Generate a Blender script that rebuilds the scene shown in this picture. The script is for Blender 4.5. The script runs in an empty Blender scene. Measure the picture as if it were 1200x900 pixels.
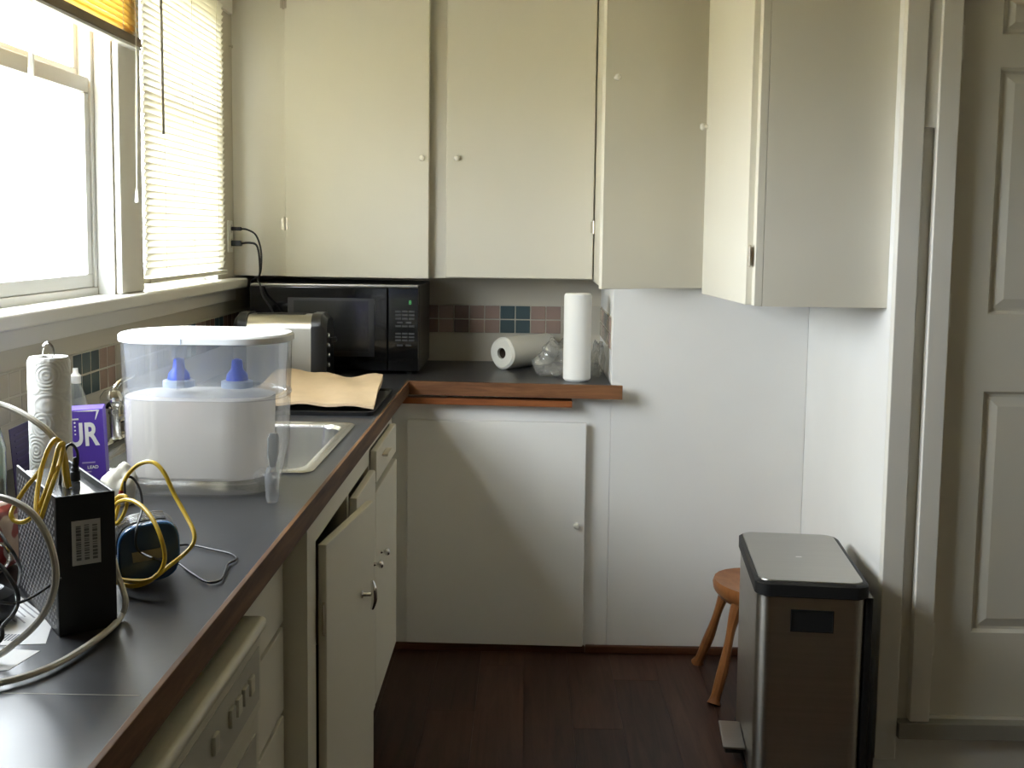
import bpy, bmesh, math, random
from mathutils import Vector, Matrix

random.seed(7)
SC = bpy.context.scene
COL = SC.collection
PI = math.pi

# ------------------------------------------------------------------ camera
cam_data = bpy.data.cameras.new('camera')
cam_data.sensor_width = 36.0
cam_data.lens = 39.0
cam_data.shift_y = -52.0 / 1200.0
cam_data.clip_start = 0.02
cam = bpy.data.objects.new('camera', cam_data)
COL.objects.link(cam)
PITCH, YAW, ROLL = 0.09451, 0.01336, 0.0126
fw = Vector((-math.sin(YAW) * math.cos(PITCH), math.cos(YAW) * math.cos(PITCH), -math.sin(PITCH)))
rt = fw.cross(Vector((0, 0, 1))).normalized()
up = rt.cross(fw)
r2 = rt * math.cos(ROLL) + up * math.sin(ROLL)
u2 = -rt * math.sin(ROLL) + up * math.cos(ROLL)
cam.matrix_world = Matrix(((r2.x, u2.x, -fw.x, 0), (r2.y, u2.y, -fw.y, 0), (r2.z, u2.z, -fw.z, 1.47), (0, 0, 0, 1)))
SC.camera = cam

# ------------------------------------------------------------------ sky and exposure
world = bpy.data.worlds.new('overcast_sky')
SC.world = world
world.use_nodes = True
bg = world.node_tree.nodes['Background']
bg.inputs[0].default_value = (0.93, 0.985, 1.06, 1)
bg.inputs[1].default_value = 26.0
SC.view_settings.view_transform = 'Standard'
SC.view_settings.look = 'None'
SC.view_settings.gamma = 1.0
SC.view_settings.use_curve_mapping = False
SC.view_settings.exposure = 0.0
SC.cycles.max_bounces = 14
SC.cycles.diffuse_bounces = 8
SC.cycles.transparent_max_bounces = 24

def portal(y0, y1, z0, z1):
    d = bpy.data.lights.new('window_portal', 'AREA')
    d.shape = 'RECTANGLE'
    d.size = z1 - z0
    d.size_y = y1 - y0
    d.cycles.is_portal = True
    o = bpy.data.objects.new('window_portal', d)
    o.location = (-1.235, (y0 + y1) / 2, (z0 + z1) / 2)
    o.rotation_euler = (0, -PI / 2, 0)
    COL.objects.link(o)
portal(1.45, 2.946, 1.29, 2.25)
portal(3.15, 3.93, 1.29, 2.25)

# ------------------------------------------------------------------ materials
MATS = {}
def _nt(name):
    m = bpy.data.materials.new(name)
    m.use_nodes = True
    return m, m.node_tree, m.node_tree.nodes, m.node_tree.links

def mat(name, col, rough=0.5, metal=0.0, var=0.0, scale=(6, 6, 6), bump=0.0, bscale=60.0, spec=0.5, trans=0.0, emit=None, estr=0.0, coat=0.0, objrand=0.0, aniso=0.0):
    if name in MATS:
        return MATS[name]
    m, nt, N, L = _nt(name)
    b = N['Principled BSDF']
    b.inputs['Roughness'].default_value = rough
    b.inputs['Metallic'].default_value = metal
    b.inputs['Specular IOR Level'].default_value = spec
    b.inputs['Base Color'].default_value = (*col, 1)
    b.inputs['Transmission Weight'].default_value = trans
    b.inputs['Coat Weight'].default_value = coat
    b.inputs['Anisotropic'].default_value = aniso
    if aniso > 0:
        tg = N.new('ShaderNodeTangent'); tg.direction_type = 'RADIAL'; tg.axis = 'Z'
        L.new(tg.outputs[0], b.inputs['Tangent'])
        b.inputs['Anisotropic Rotation'].default_value = 0.25
    if emit:
        b.inputs['Emission Color'].default_value = (*emit, 1)
        b.inputs['Emission Strength'].default_value = estr
    tc = N.new('ShaderNodeTexCoord')
    if var > 0 or objrand > 0:
        mp = N.new('ShaderNodeMapping')
        mp.inputs['Scale'].default_value = scale
        L.new(tc.outputs['Object'], mp.inputs[0])
        nz = N.new('ShaderNodeTexNoise')
        nz.inputs['Scale'].default_value = 1.0
        nz.inputs['Detail'].default_value = 5
        oi = N.new('ShaderNodeObjectInfo')
        if objrand > 0:
            vm = N.new('ShaderNodeVectorMath')
            L.new(mp.outputs[0], vm.inputs[0])
            cx = N.new('ShaderNodeCombineXYZ')
            ml = N.new('ShaderNodeMath'); ml.operation = 'MULTIPLY'; ml.inputs[1].default_value = 37.0
            L.new(oi.outputs['Random'], ml.inputs[0]); L.new(ml.outputs[0], cx.inputs[0]); L.new(ml.outputs[0], cx.inputs[1])
            L.new(cx.outputs[0], vm.inputs[1]); L.new(vm.outputs[0], nz.inputs['Vector'])
        else:
            L.new(mp.outputs[0], nz.inputs['Vector'])
        rp = N.new('ShaderNodeMapRange')
        rp.inputs['From Min'].default_value = 0.25; rp.inputs['From Max'].default_value = 0.75
        rp.inputs['To Min'].default_value = 1 - var; rp.inputs['To Max'].default_value = 1 + var
        L.new(nz.outputs[0], rp.inputs[0])
        fac = rp.outputs[0]
        if objrand > 0:
            r3 = N.new('ShaderNodeMapRange')
            r3.inputs['To Min'].default_value = 1 - objrand; r3.inputs['To Max'].default_value = 1 + objrand
            L.new(oi.outputs['Random'], r3.inputs[0])
            m2 = N.new('ShaderNodeMath'); m2.operation = 'MULTIPLY'
            L.new(fac, m2.inputs[0]); L.new(r3.outputs[0], m2.inputs[1]); fac = m2.outputs[0]
        vs = N.new('ShaderNodeVectorMath'); vs.operation = 'SCALE'
        vs.inputs[0].default_value = col
        L.new(fac, vs.inputs['Scale'])
        L.new(vs.outputs[0], b.inputs['Base Color'])
    if bump > 0:
        n2 = N.new('ShaderNodeTexNoise'); n2.inputs['Scale'].default_value = bscale; n2.inputs['Detail'].default_value = 3
        L.new(tc.outputs['Object'], n2.inputs['Vector'])
        bp = N.new('ShaderNodeBump'); bp.inputs['Strength'].default_value = bump; bp.inputs['Distance'].default_value = 0.004
        L.new(n2.outputs[0], bp.inputs['Height']); L.new(bp.outputs[0], b.inputs['Normal'])
    MATS[name] = m
    return m

def wood(name, c1, c2, scale, rough=0.45, objrand=False):
    if name in MATS:
        return MATS[name]
    m, nt, N, L = _nt(name)
    b = N['Principled BSDF']; b.inputs['Roughness'].default_value = rough; b.inputs['Specular IOR Level'].default_value = 0.25
    tc = N.new('ShaderNodeTexCoord'); mp = N.new('ShaderNodeMapping'); mp.inputs['Scale'].default_value = scale
    L.new(tc.outputs['Object'], mp.inputs[0])
    vec = mp.outputs[0]
    oi = N.new('ShaderNodeObjectInfo')
    if objrand:
        vm = N.new('ShaderNodeVectorMath'); cx = N.new('ShaderNodeCombineXYZ')
        ml = N.new('ShaderNodeMath'); ml.operation = 'MULTIPLY'; ml.inputs[1].default_value = 61.0
        L.new(oi.outputs['Random'], ml.inputs[0]); L.new(ml.outputs[0], cx.inputs[0]); L.new(ml.outputs[0], cx.inputs[1])
        L.new(vec, vm.inputs[0]); L.new(cx.outputs[0], vm.inputs[1]); vec = vm.outputs[0]
    nz = N.new('ShaderNodeTexNoise'); nz.inputs['Scale'].default_value = 1.0; nz.inputs['Detail'].default_value = 8; nz.inputs['Roughness'].default_value = 0.65; nz.inputs['Distortion'].default_value = 0.6
    L.new(vec, nz.inputs['Vector'])
    cr = N.new('ShaderNodeValToRGB')
    cr.color_ramp.elements[0].position = 0.3; cr.color_ramp.elements[0].color = (*c1, 1)
    cr.color_ramp.elements[1].position = 0.72; cr.color_ramp.elements[1].color = (*c2, 1)
    L.new(nz.outputs[0], cr.inputs[0])
    out = cr.outputs[0]
    if objrand:
        r3 = N.new('ShaderNodeMapRange'); r3.inputs['To Min'].default_value = 0.75; r3.inputs['To Max'].default_value = 1.25
        L.new(oi.outputs['Random'], r3.inputs[0])
        vs = N.new('ShaderNodeVectorMath'); vs.operation = 'SCALE'
        L.new(out, vs.inputs[0]); L.new(r3.outputs[0], vs.inputs['Scale']); out = vs.outputs[0]
    L.new(out, b.inputs['Base Color'])
    bp = N.new('ShaderNodeBump'); bp.inputs['Strength'].default_value = 0.15; bp.inputs['Distance'].default_value = 0.002
    L.new(nz.outputs[0], bp.inputs['Height']); L.new(bp.outputs[0], b.inputs['Normal'])
    MATS[name] = m
    return m

def clear(name, tint, fac_gloss=0.08, diff=(0.9, 0.9, 0.9), fac_diff=0.0, rough=0.05, transl=0.5):
    """thin clear plastic or glass: transparent, with gloss and a little milky body"""
    if name in MATS:
        return MATS[name]
    m, nt, N, L = _nt(name)
    N.remove(N['Principled BSDF'])
    out = N['Material Output']
    t = N.new('ShaderNodeBsdfTransparent'); t.inputs[0].default_value = (*tint, 1)
    g = N.new('ShaderNodeBsdfGlossy'); g.inputs['Roughness'].default_value = rough
    lw = N.new('ShaderNodeLayerWeight'); lw.inputs[0].default_value = 0.35
    mr = N.new('ShaderNodeMapRange'); mr.inputs['To Min'].default_value = fac_gloss * 0.5; mr.inputs['To Max'].default_value = min(1, fac_gloss * 5)
    L.new(lw.outputs['Facing'], mr.inputs[0])
    cur = t.outputs[0]
    if fac_diff > 0:
        d = N.new('ShaderNodeBsdfDiffuse'); d.inputs[0].default_value = (*diff, 1)
        tr = N.new('ShaderNodeBsdfTranslucent'); tr.inputs[0].default_value = (*diff, 1)
        md = N.new('ShaderNodeMixShader'); md.inputs[0].default_value = transl
        L.new(d.outputs[0], md.inputs[1]); L.new(tr.outputs[0], md.inputs[2])
        m2 = N.new('ShaderNodeMixShader'); m2.inputs[0].default_value = fac_diff
        L.new(cur, m2.inputs[1]); L.new(md.outputs[0], m2.inputs[2]); cur = m2.outputs[0]
    mx = N.new('ShaderNodeMixShader')
    L.new(mr.outputs[0], mx.inputs[0]); L.new(cur, mx.inputs[1]); L.new(g.outputs[0], mx.inputs[2])
    L.new(mx.outputs[0], out.inputs[0])
    MATS[name] = m
    return m

def sheet(name, dcol, tcol, fac):
    """thin sheet that lets light glow through"""
    if name in MATS:
        return MATS[name]
    m, nt, N, L = _nt(name)
    N.remove(N['Principled BSDF'])
    d = N.new('ShaderNodeBsdfDiffuse'); d.inputs[0].default_value = (*dcol, 1)
    t = N.new('ShaderNodeBsdfTranslucent'); t.inputs[0].default_value = (*tcol, 1)
    mx = N.new('ShaderNodeMixShader'); mx.inputs[0].default_value = fac
    L.new(d.outputs[0], mx.inputs[1]); L.new(t.outputs[0], mx.inputs[2]); L.new(mx.outputs[0], N['Material Output'].inputs[0])
    MATS[name] = m
    return m

PAINT = mat('cream_paint', (0.70, 0.67, 0.575), 0.5, var=0.03, scale=(2, 2, 2), bump=0.05, bscale=25)
WALLP = mat('white_wall_paint', (0.80, 0.795, 0.775), 0.6, var=0.025, scale=(3, 3, 3), bump=0.06, bscale=40)
BEIGE = mat('beige_wall_paint', (0.56, 0.52, 0.43), 0.5, var=0.03, scale=(4, 4, 4), bump=0.05, bscale=40)
DOORP = mat('door_paint', (0.68, 0.66, 0.58), 0.42, var=0.02, scale=(3, 3, 3), bump=0.04, bscale=60)
TRIMP = mat('trim_paint', (0.76, 0.74, 0.68), 0.4, var=0.03, scale=(4, 4, 2), bump=0.06, bscale=30)
VINYL = mat('white_vinyl', (0.62, 0.62, 0.59), 0.4, var=0.01)
TANW = mat('tan_wall_paint', (0.72, 0.66, 0.53), 0.6, var=0.04, scale=(2, 2, 2))
CEIL = mat('ceiling_paint', (0.70, 0.65, 0.52), 0.8)
LAMI = mat('grey_laminate', (0.036, 0.037, 0.040), 0.32, var=0.12, scale=(9, 9, 9), bump=0.03, bscale=30, spec=0.4)
EDGE = wood('counter_edge_wood', (0.05, 0.022, 0.009), (0.19, 0.095, 0.040), (26, 3.0, 40), 0.62)
EDGEX = wood('counter_edge_wood_cross', (0.085, 0.034, 0.014), (0.27, 0.122, 0.052), (3.0, 26, 40), 0.6)
REDW = wood('red_board_wood', (0.17, 0.05, 0.018), (0.33, 0.12, 0.04), (3, 30, 60), 0.4)
FLOORW = wood('dark_floor_vinyl', (0.026, 0.011, 0.0075), (0.080, 0.038, 0.025), (30, 2.2, 10), 0.40, objrand=True)
BASEW = wood('baseboard_wood', (0.05, 0.018, 0.009), (0.12, 0.045, 0.02), (3, 40, 40), 0.45)
STOOLW = wood('stool_wood', (0.20, 0.072, 0.022), (0.38, 0.16, 0.055), (14, 14, 5), 0.35)
STEEL = mat('brushed_steel', (0.45, 0.43, 0.39), 0.36, 1.0, var=0.06, scale=(3, 3, 120), aniso=0.85)
LIDSTEEL = mat('lid_steel', (0.42, 0.41, 0.38), 0.3, 1.0, var=0.04, scale=(3, 120, 3))
SINKST = mat('sink_steel', (0.62, 0.62, 0.60), 0.25, 1.0, var=0.05, scale=(60, 4, 4))
CHROME = mat('chrome', (0.75, 0.75, 0.74), 0.1, 1.0)
BRASS = mat('old_hinge_metal', (0.55, 0.5, 0.42), 0.4, 0.8)
BLACK = mat('black_plastic', (0.012, 0.012, 0.012), 0.3)
BLACKM = mat('black_matte', (0.010, 0.010, 0.010), 0.55)
GLOSSB = mat('black_gloss', (0.006, 0.006, 0.006), 0.08)
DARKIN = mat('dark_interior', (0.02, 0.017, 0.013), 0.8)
KNOBW = mat('white_ceramic', (0.80, 0.78, 0.70), 0.15)
PAPER = mat('paper_towel', (0.86, 0.86, 0.82), 0.9, bump=0.5, bscale=110)
CARDB = mat('cardboard_core', (0.12, 0.085, 0.055), 0.9)
KRAFT = mat('kraft_paper', (0.55, 0.41, 0.25), 0.8, var=0.07, scale=(12, 12, 12), bump=0.3, bscale=30)
GROUT = mat('grout', (0.52, 0.49, 0.41), 0.8, var=0.04, scale=(20, 20, 20))
TEAL = mat('teal_tile', (0.085, 0.125, 0.135), 0.2, objrand=0.12)
PINK = mat('pink_tile', (0.36, 0.26, 0.22), 0.22, objrand=0.08)
CREAMT = mat('cream_tile', (0.50, 0.46, 0.38), 0.25, objrand=0.05)
BROWNT = mat('brown_tile', (0.22, 0.15, 0.13), 0.22, objrand=0.1)
GLASS = clear('window_glass', (0.98, 0.99, 0.98), 0.05)
YSLAT = sheet('yellow_slat', (0.80, 0.66, 0.34), (0.97, 0.80, 0.30), 0.40)
WSLAT = sheet('white_slat', (0.84, 0.82, 0.76), (0.90, 0.88, 0.80), 0.42)
TANRAIL = mat('tan_blind_rail', (0.20, 0.145, 0.08), 0.5)
CORD = mat('blind_cord', (0.75, 0.72, 0.6), 0.8)
WAND = clear('clear_wand', (0.75, 0.75, 0.72), 0.15, (0.6, 0.6, 0.56), 0.5)
WANDD = mat('grey_wand', (0.30, 0.28, 0.23), 0.3)

# ------------------------------------------------------------------ mesh helpers
def NB():
    return bmesh.new()

def box(bm, x0, x1, y0, y1, z0, z1, bev=0.0, seg=2, M=None):
    vs = [bm.verts.new(p) for p in ((x0, y0, z0), (x1, y0, z0), (x1, y1, z0), (x0, y1, z0), (x0, y0, z1), (x1, y0, z1), (x1, y1, z1), (x0, y1, z1))]
    fs = [bm.faces.new([vs[i] for i in q]) for q in ((3, 2, 1, 0), (4, 5, 6, 7), (0, 1, 5, 4), (1, 2, 6, 5), (2, 3, 7, 6), (3, 0, 4, 7))]
    if M is not None:
        for v in vs:
            v.co = M @ v.co
    if bev > 0:
        es = list({e for f in fs for e in f.edges})
        bmesh.ops.bevel(bm, geom=es, offset=bev, segments=seg, affect='EDGES', profile=0.5)
    return bm

def loft(bm, rings, cap0=True, cap1=True, closed=True):
    vr = [[bm.verts.new(p) for p in r] for r in rings]
    n = len(vr[0])
    for a, b in zip(vr, vr[1:]):
        for i in range(n if closed else n - 1):
            j = (i + 1) % n
            bm.faces.new((a[i], a[j], b[j], b[i]))
    if cap0:
        bm.faces.new(list(reversed(vr[0])))
    if cap1:
        bm.faces.new(vr[-1])
    return bm

def rrect(cx, cy, hx, hy, r, z, n=5):
    r = min(r, hx - 1e-4, hy - 1e-4)
    pts = []
    for sx, sy, a0 in ((1, 1, 0), (-1, 1, PI / 2), (-1, -1, PI), (1, -1, 1.5 * PI)):
        for k in range(n + 1):
            a = a0 + PI / 2 * k / n
            pts.append(Vector((cx + sx * (hx - r) + r * math.cos(a), cy + sy * (hy - r) + r * math.sin(a), z)))
    return pts

def circ(c, r, axis=(0, 0, 1), n=20):
    ax = Vector(axis).normalized()
    t = Vector((1, 0, 0)) if abs(ax.x) < 0.8 else Vector((0, 1, 0))
    u = ax.cross(t).normalized(); v = ax.cross(u)
    return [Vector(c) + u * (r * math.cos(2 * PI * k / n)) + v * (r * math.sin(2 * PI * k / n)) for k in range(n)]

def lathe(bm, c, axis, prof, n=20, cap0=True, cap1=True):
    ax = Vector(axis).normalized()
    return loft(bm, [circ(Vector(c) + ax * h, max(r, 1e-5), ax, n) for r, h in prof], cap0, cap1)

def smooth_path(pts, res=6):
    P = [Vector(p) for p in pts]
    if len(P) < 3:
        return P
    out = []
    for i in range(len(P) - 1):
        p0 = P[max(i - 1, 0)]; p1 = P[i]; p2 = P[i + 1]; p3 = P[min(i + 2, len(P) - 1)]
        for k in range(res):
            t = k / res
            out.append(0.5 * ((2 * p1) + (-p0 + p2) * t + (2 * p0 - 5 * p1 + 4 * p2 - p3) * t * t + (-p0 + 3 * p1 - 3 * p2 + p3) * t ** 3))
    out.append(P[-1])
    return out

def tube(bm, pts, r, n=8, res=6, smooth=True):
    P = smooth_path(pts, res) if smooth else [Vector(p) for p in pts]
    m = len(P)
    T = [(P[min(i + 1, m - 1)] - P[max(i - 1, 0)]).normalized() for i in range(m)]
    t0 = T[0]
    u = t0.cross(Vector((0, 0, 1)) if abs(t0.z) < 0.9 else Vector((1, 0, 0))).normalized()
    rings = []
    for i in range(m):
        u = (u - T[i] * u.dot(T[i])).normalized()
        v = T[i].cross(u)
        rr = r(i / (m - 1)) if callable(r) else r
        rings.append([P[i] + u * (rr * math.cos(2 * PI * k / n)) + v * (rr * math.sin(2 * PI * k / n)) for k in range(n)])
    return loft(bm, rings)

def finish(bm, name, material, sharp=0.6):
    bmesh.ops.recalc_face_normals(bm, faces=bm.faces[:])
    for f in bm.faces:
        f.smooth = True
    for e in bm.edges:
        if len(e.link_faces) == 2 and e.calc_face_angle(0) > sharp:
            e.smooth = False
    me = bpy.data.meshes.new(name)
    bm.to_mesh(me); bm.free()
    me.materials.append(material)
    return me

def link(name, me, parent=None, local=False):
    o = bpy.data.objects.new(name, me)
    COL.objects.link(o)
    if parent is not None:
        o.parent = parent
        if not local:
            root = parent
            M = Matrix.Identity(4)
            chain = []
            while root is not None:
                chain.append(root); root = root.parent
            for c in reversed(chain):
                M = M @ c.matrix_parent_inverse @ c.matrix_basis
            o.matrix_parent_inverse = M.inverted()
    return o

def obj(name, bm, material, parent=None, local=False, sharp=0.6):
    o = link(name, finish(bm, name, material, sharp), parent, local)
    wn = o.modifiers.new('weighted_normals', 'WEIGHTED_NORMAL')
    wn.keep_sharp = True
    wn.weight = 100
    return o

def tag(o, label=None, cat=None, group=None, kind=None):
    if label: o['label'] = label
    if cat: o['category'] = cat
    if group: o['group'] = group
    if kind: o['kind'] = kind
    return o

def thing(name, label, cat, loc=(0, 0, 0), rz=0.0, group=None):
    o = bpy.data.objects.new(name, None)
    o.empty_display_size = 0.05
    o.location = loc; o.rotation_euler = (0, 0, rz)
    COL.objects.link(o)
    return tag(o, label, cat, group)

def struct(name, bm, material, label, parent=None):
    return tag(obj(name, bm, material, parent), label, None, None, 'structure')

def B(*a, **k):
    return box(NB(), *a, **k)

def text_mesh(s, size, material, name, bold=0.0):
    cu = bpy.data.curves.new(name, 'FONT')
    cu.body = s; cu.size = size; cu.extrude = 0.0003; cu.offset = bold
    t = bpy.data.objects.new(name, cu)
    COL.objects.link(t)
    me = bpy.data.meshes.new_from_object(t)
    bpy.data.objects.remove(t); bpy.data.curves.remove(cu)
    me.name = name
    me.materials.clear(); me.materials.append(material)
    return me

# ------------------------------------------------------------------ room shell
floor = struct('floor', B(-1.25, 3.3, -3.15, 4.6, -0.06, -0.006), DARKIN, 'dark brown wood-look plank floor in front of the cabinets')
PLW, PLL = 0.15, 1.22
plank_me = finish(B(-PLW / 2 + 0.0002, PLW / 2 - 0.0002, -PLL / 2 + 0.0002, PLL / 2 - 0.0002, -0.0055, 0.0, bev=0.0004, seg=1), 'plank', FLOORW)
i = 0
x = -0.52
while x < 3.1:
    y = -1.7 + (0.37 * i) % PLL - PLL / 2
    while y < 4.45:
        c = link('plank', plank_me, floor, local=True)
        c.location = (x, y + PLL / 2, 0)
        y += PLL
    x += PLW
    i += 1

struct('ground', B(-40, -1.26, -25, 30, -0.7, -0.6), mat('yard_ground', (0.42, 0.37, 0.245), 0.9, var=0.2, scale=(1, 1, 1)), 'pale yard ground outside the windows')
bm = NB()
box(bm, -1.24, -1.1, -3.1, 4.6, 0, 1.27)
box(bm, -1.24, -1.1, -3.1, 4.6, 2.25, 2.55)
for a, b in ((-3.1, 1.45), (2.946, 3.15), (3.93, 4.6)):
    box(bm, -1.24, -1.1, a, b, 1.27, 2.25)
wall_left = struct('wall_left', bm, BEIGE, 'beige painted wall below and around the windows')
wall_back = struct('wall_back', B(-1.1, 1.2, 4.45, 4.6, 0, 2.55), BEIGE, 'beige backsplash wall behind microwave and paper towels')
bm = NB()
box(bm, 0.295, 0.97, 3.82, 4.45, 0, 1.298, bev=0.004)
wall_chase = struct('wall_chase', bm, WALLP, 'white painted wall chase beside the back counter end')
bm = NB()
box(bm, 0.97, 1.11, 2.968, 4.45, 0, 2.5)
wall_right = struct('wall_right', bm, WALLP, 'bright white wall behind the trash can')
bm = NB()
box(bm, 0.9705, 1.112, 2.95, 2.968, 0, 2.5)
box(bm, 1.112, 1.86, 2.95, 3.09, 0, 0.17)
box(bm, 1.112, 1.86, 2.95, 3.09, 2.2, 2.5)
box(bm, 1.86, 3.3, 2.95, 3.09, 0, 2.5)
box(bm, 1.11, 1.1125, 2.968, 3.09, 0.17, 2.2)
box(bm, 1.11, 1.9, 3.0905, 3.11, 0, 2.5)  # unseen panel added behind the door to stop sky light leaking in
wall_door = struct('wall_door', bm, TRIMP, 'painted wall around the raised panel door')
struct('wall_rear', B(-1.1, 3.3, -3.15, -3.0, 0, 2.5), TANW, 'plain wall behind the viewer')
struct('wall_side', B(3.16, 3.3, -3.0, 2.95, 0, 2.5), TANW, 'plain tan wall opposite the windows')
struct('ceiling', B(-1.25, 3.3, -3.15, 4.6, 2.5, 2.6), CEIL, 'plain off-white kitchen ceiling')
bm = NB()
box(bm, 0.22, 0.97, 3.797, 3.8195, 0, 0.028, bev=0.006)
box(bm, -0.46, 0.22, 3.80, 3.8195, 0, 0.026, bev=0.006)
struct('baseboard_back', bm, BASEW, 'thin dark wood baseboard under the back cupboard')

# corner board, casing and threshold of the door wall
bm = NB()
box(bm, 0.964, 1.022, 2.922, 2.9495, 0.055, 2.5, bev=0.004)
box(bm, 1.0225, 1.056, 2.93, 2.9495, 1.76, 2.5, bev=0.002)
struct('trim_1', bm, TRIMP, 'painted corner board at the end of the white wall')
bm = NB()
box(bm, 1.054, 1.108, 2.918, 2.9495, 0.165, 2.24, bev=0.004)
box(bm, 1.054, 1.92, 2.918, 2.9495, 2.2402, 2.31, bev=0.004)
box(bm, 1.864, 1.92, 2.918, 2.9495, 0.165, 2.24, bev=0.004)
struct('trim_2', bm, TRIMP, 'painted casing around the panel door')
GREYS = mat('grey_threshold_paint', (0.30, 0.29, 0.25), 0.5, var=0.08)
struct('trim_3', B(1.024, 1.93, 2.912, 2.9495, 0.118, 0.163, bev=0.003), GREYS, 'grey threshold strip below the panel door')

# panel door: stiles, rails and raised panels
door = tag(bpy.data.objects.new('door_1', None), 'painted six panel door with white hinges', None, None, 'structure')
COL.objects.link(door); door.location = (1.117, 2.955, 0.172)
DX0, DX1, DZ0, DZ1 = 1.1165, 1.855, 0.172, 2.19
cols = ((1.222, 1.445), (1.527, 1.75))
rows = ((0.405, 1.068), (1.276, 1.918), (2.002, 2.11))
bm = NB()
y0, y1 = 2.955, 2.99
for a, b in ((DX0, cols[0][0]), (cols[0][1], cols[1][0]), (cols[1][1], DX1)):
    box(bm, a, b, y0, y1, DZ0, DZ1)
zz = [DZ0] + [v for r in rows for v in r] + [DZ1]
for k in range(0, len(zz), 2):
    for a, b in cols:
        box(bm, a, b, y0, y1, zz[k], zz[k + 1])
obj('slab', bm, DOORP, door)
for a, b in cols:
    for c, d in rows:
        def rr(i, y):
            return [Vector((a + i, y, c + i)), Vector((b - i, y, c + i)), Vector((b - i, y, d - i)), Vector((a + i, y, d - i))]
        bm = NB()
        w = 0.028 if d - c > 0.2 else 0.02
        loft(bm, [rr(0, 2.985), rr(0, 2.9555), rr(0.008, 2.9655), rr(0.015, 2.9665), rr(w + 0.012, 2.957), rr(w + 0.016, 2.957)], cap0=False)
        obj('panel', bm, DOORP, door, sharp=0.25)
for z in (0.39, 1.285, 1.98):
    bm = NB()
    lathe(bm, (1.1125, 2.946, z - 0.048), (0, 0, 1), [(0.005, 0), (0.0075, 0.004), (0.0075, 0.09), (0.005, 0.095)], 12)
    box(bm, 1.113, 1.124, 2.9515, 2.9548, z - 0.044, z + 0.044)
    obj('hinge', bm, KNOBW, door)

# ------------------------------------------------------------------ windows
bm = NB()
box(bm, -1.144, -1.04, 1.38, 4.115, 1.262, 1.297, bev=0.007, seg=3)
box(bm, -1.0995, -1.085, 1.38, 4.115, 1.215, 1.2615, bev=0.003)
struct('trim_4', bm, TRIMP, 'long white painted window sill above the counter')
bm = NB()
box(bm, -1.0995, -1.082, 2.95, 3.12, 1.2975, 2.3, bev=0.004)
struct('trim_5', bm, TRIMP, 'white painted post between the two windows')
bm = NB()
box(bm, -1.0995, -1.082, 1.38, 4.1, 2.25, 2.33, bev=0.004)
struct('trim_6', bm, TRIMP, 'white head casing above the windows')

def window(name, ya, yb, label):
    w = tag(bpy.data.objects.new(name, None), label, None, None, 'structure')
    COL.objects.link(w); w.location = (-1.155, ya, 1.297)
    X0, X1 = -1.193, -1.145
    bm = NB()
    z0, z1 = 1.272, 2.25
    box(bm, X0, X1, ya, yb, z0, z0 + 0.045, bev=0.003)
    box(bm, X0, X1, ya, yb, z1 - 0.03, z1, bev=0.003)
    box(bm, X0, X1, ya, ya + 0.022, z0 + 0.0452, z1 - 0.03, bev=0.003)
    box(bm, X0, X1, yb - 0.022, yb, z0 + 0.0452, z1 - 0.03, bev=0.003)
    obj('frame', bm, VINYL, w)
    for y in (ya, yb - 0.0045):
        obj('jamb', B(-1.144, -1.1, y, y + 0.0045, 1.2975, 2.249), VINYL, w)
    bm = NB()
    xs0, xs1 = -1.179, -1.151
    a, b = ya + 0.0225, yb - 0.0225
    box(bm, xs0, xs1, a, b, 1.3175, 1.352, bev=0.003)
    box(bm, xs0, xs1, a, b, 1.822, 1.862, bev=0.003)
    box(bm, xs0, xs1, a, a + 0.03, 1.3525, 1.8215, bev=0.003)
    box(bm, xs0, xs1, b - 0.03, b, 1.3525, 1.8215, bev=0.003)
    obj('lower_sash', bm, VINYL, w)
    bm = NB()
    xs0, xs1 = -1.192, -1.1795
    box(bm, xs0, xs1, a, b, 1.8625, 1.885, bev=0.003)
    box(bm, xs0, xs1, a, b, 2.19, 2.2195, bev=0.003)
    box(bm, xs0, xs1, a, a + 0.022, 1.8852, 2.19, bev=0.003)
    box(bm, xs0, xs1, b - 0.022, b, 1.8852, 2.19, bev=0.003)
    obj('upper_sash', bm, VINYL, w)
    obj('pane', B(-1.167, -1.163, a + 0.029, b - 0.029, 1.351, 1.823), GLASS, w)
    obj('pane', B(-1.188, -1.185, a + 0.021, b - 0.021, 1.884, 2.191), GLASS, w)
    return w
window('window_1', 1.45, 2.946, 'wide white sash window with the blind pulled up')
window('window_2', 3.15, 3.93, 'narrow sash window behind the lowered white blind')

# blinds
def slat_mesh(L, w, mat_, name='slat', th=0.0006):
    bm = NB()
    n = 4
    prof = [((k / n - 0.5) * w, 0.0022 * (1 - (2 * k / n - 1) ** 2)) for k in range(n + 1)]
    ring = lambda y: [Vector((u, y, v)) for u, v in prof] + [Vector((u, y, v - th)) for u, v in reversed(prof)]
    loft(bm, [ring(0), ring(L)])
    return finish(bm, name, mat_)

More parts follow.
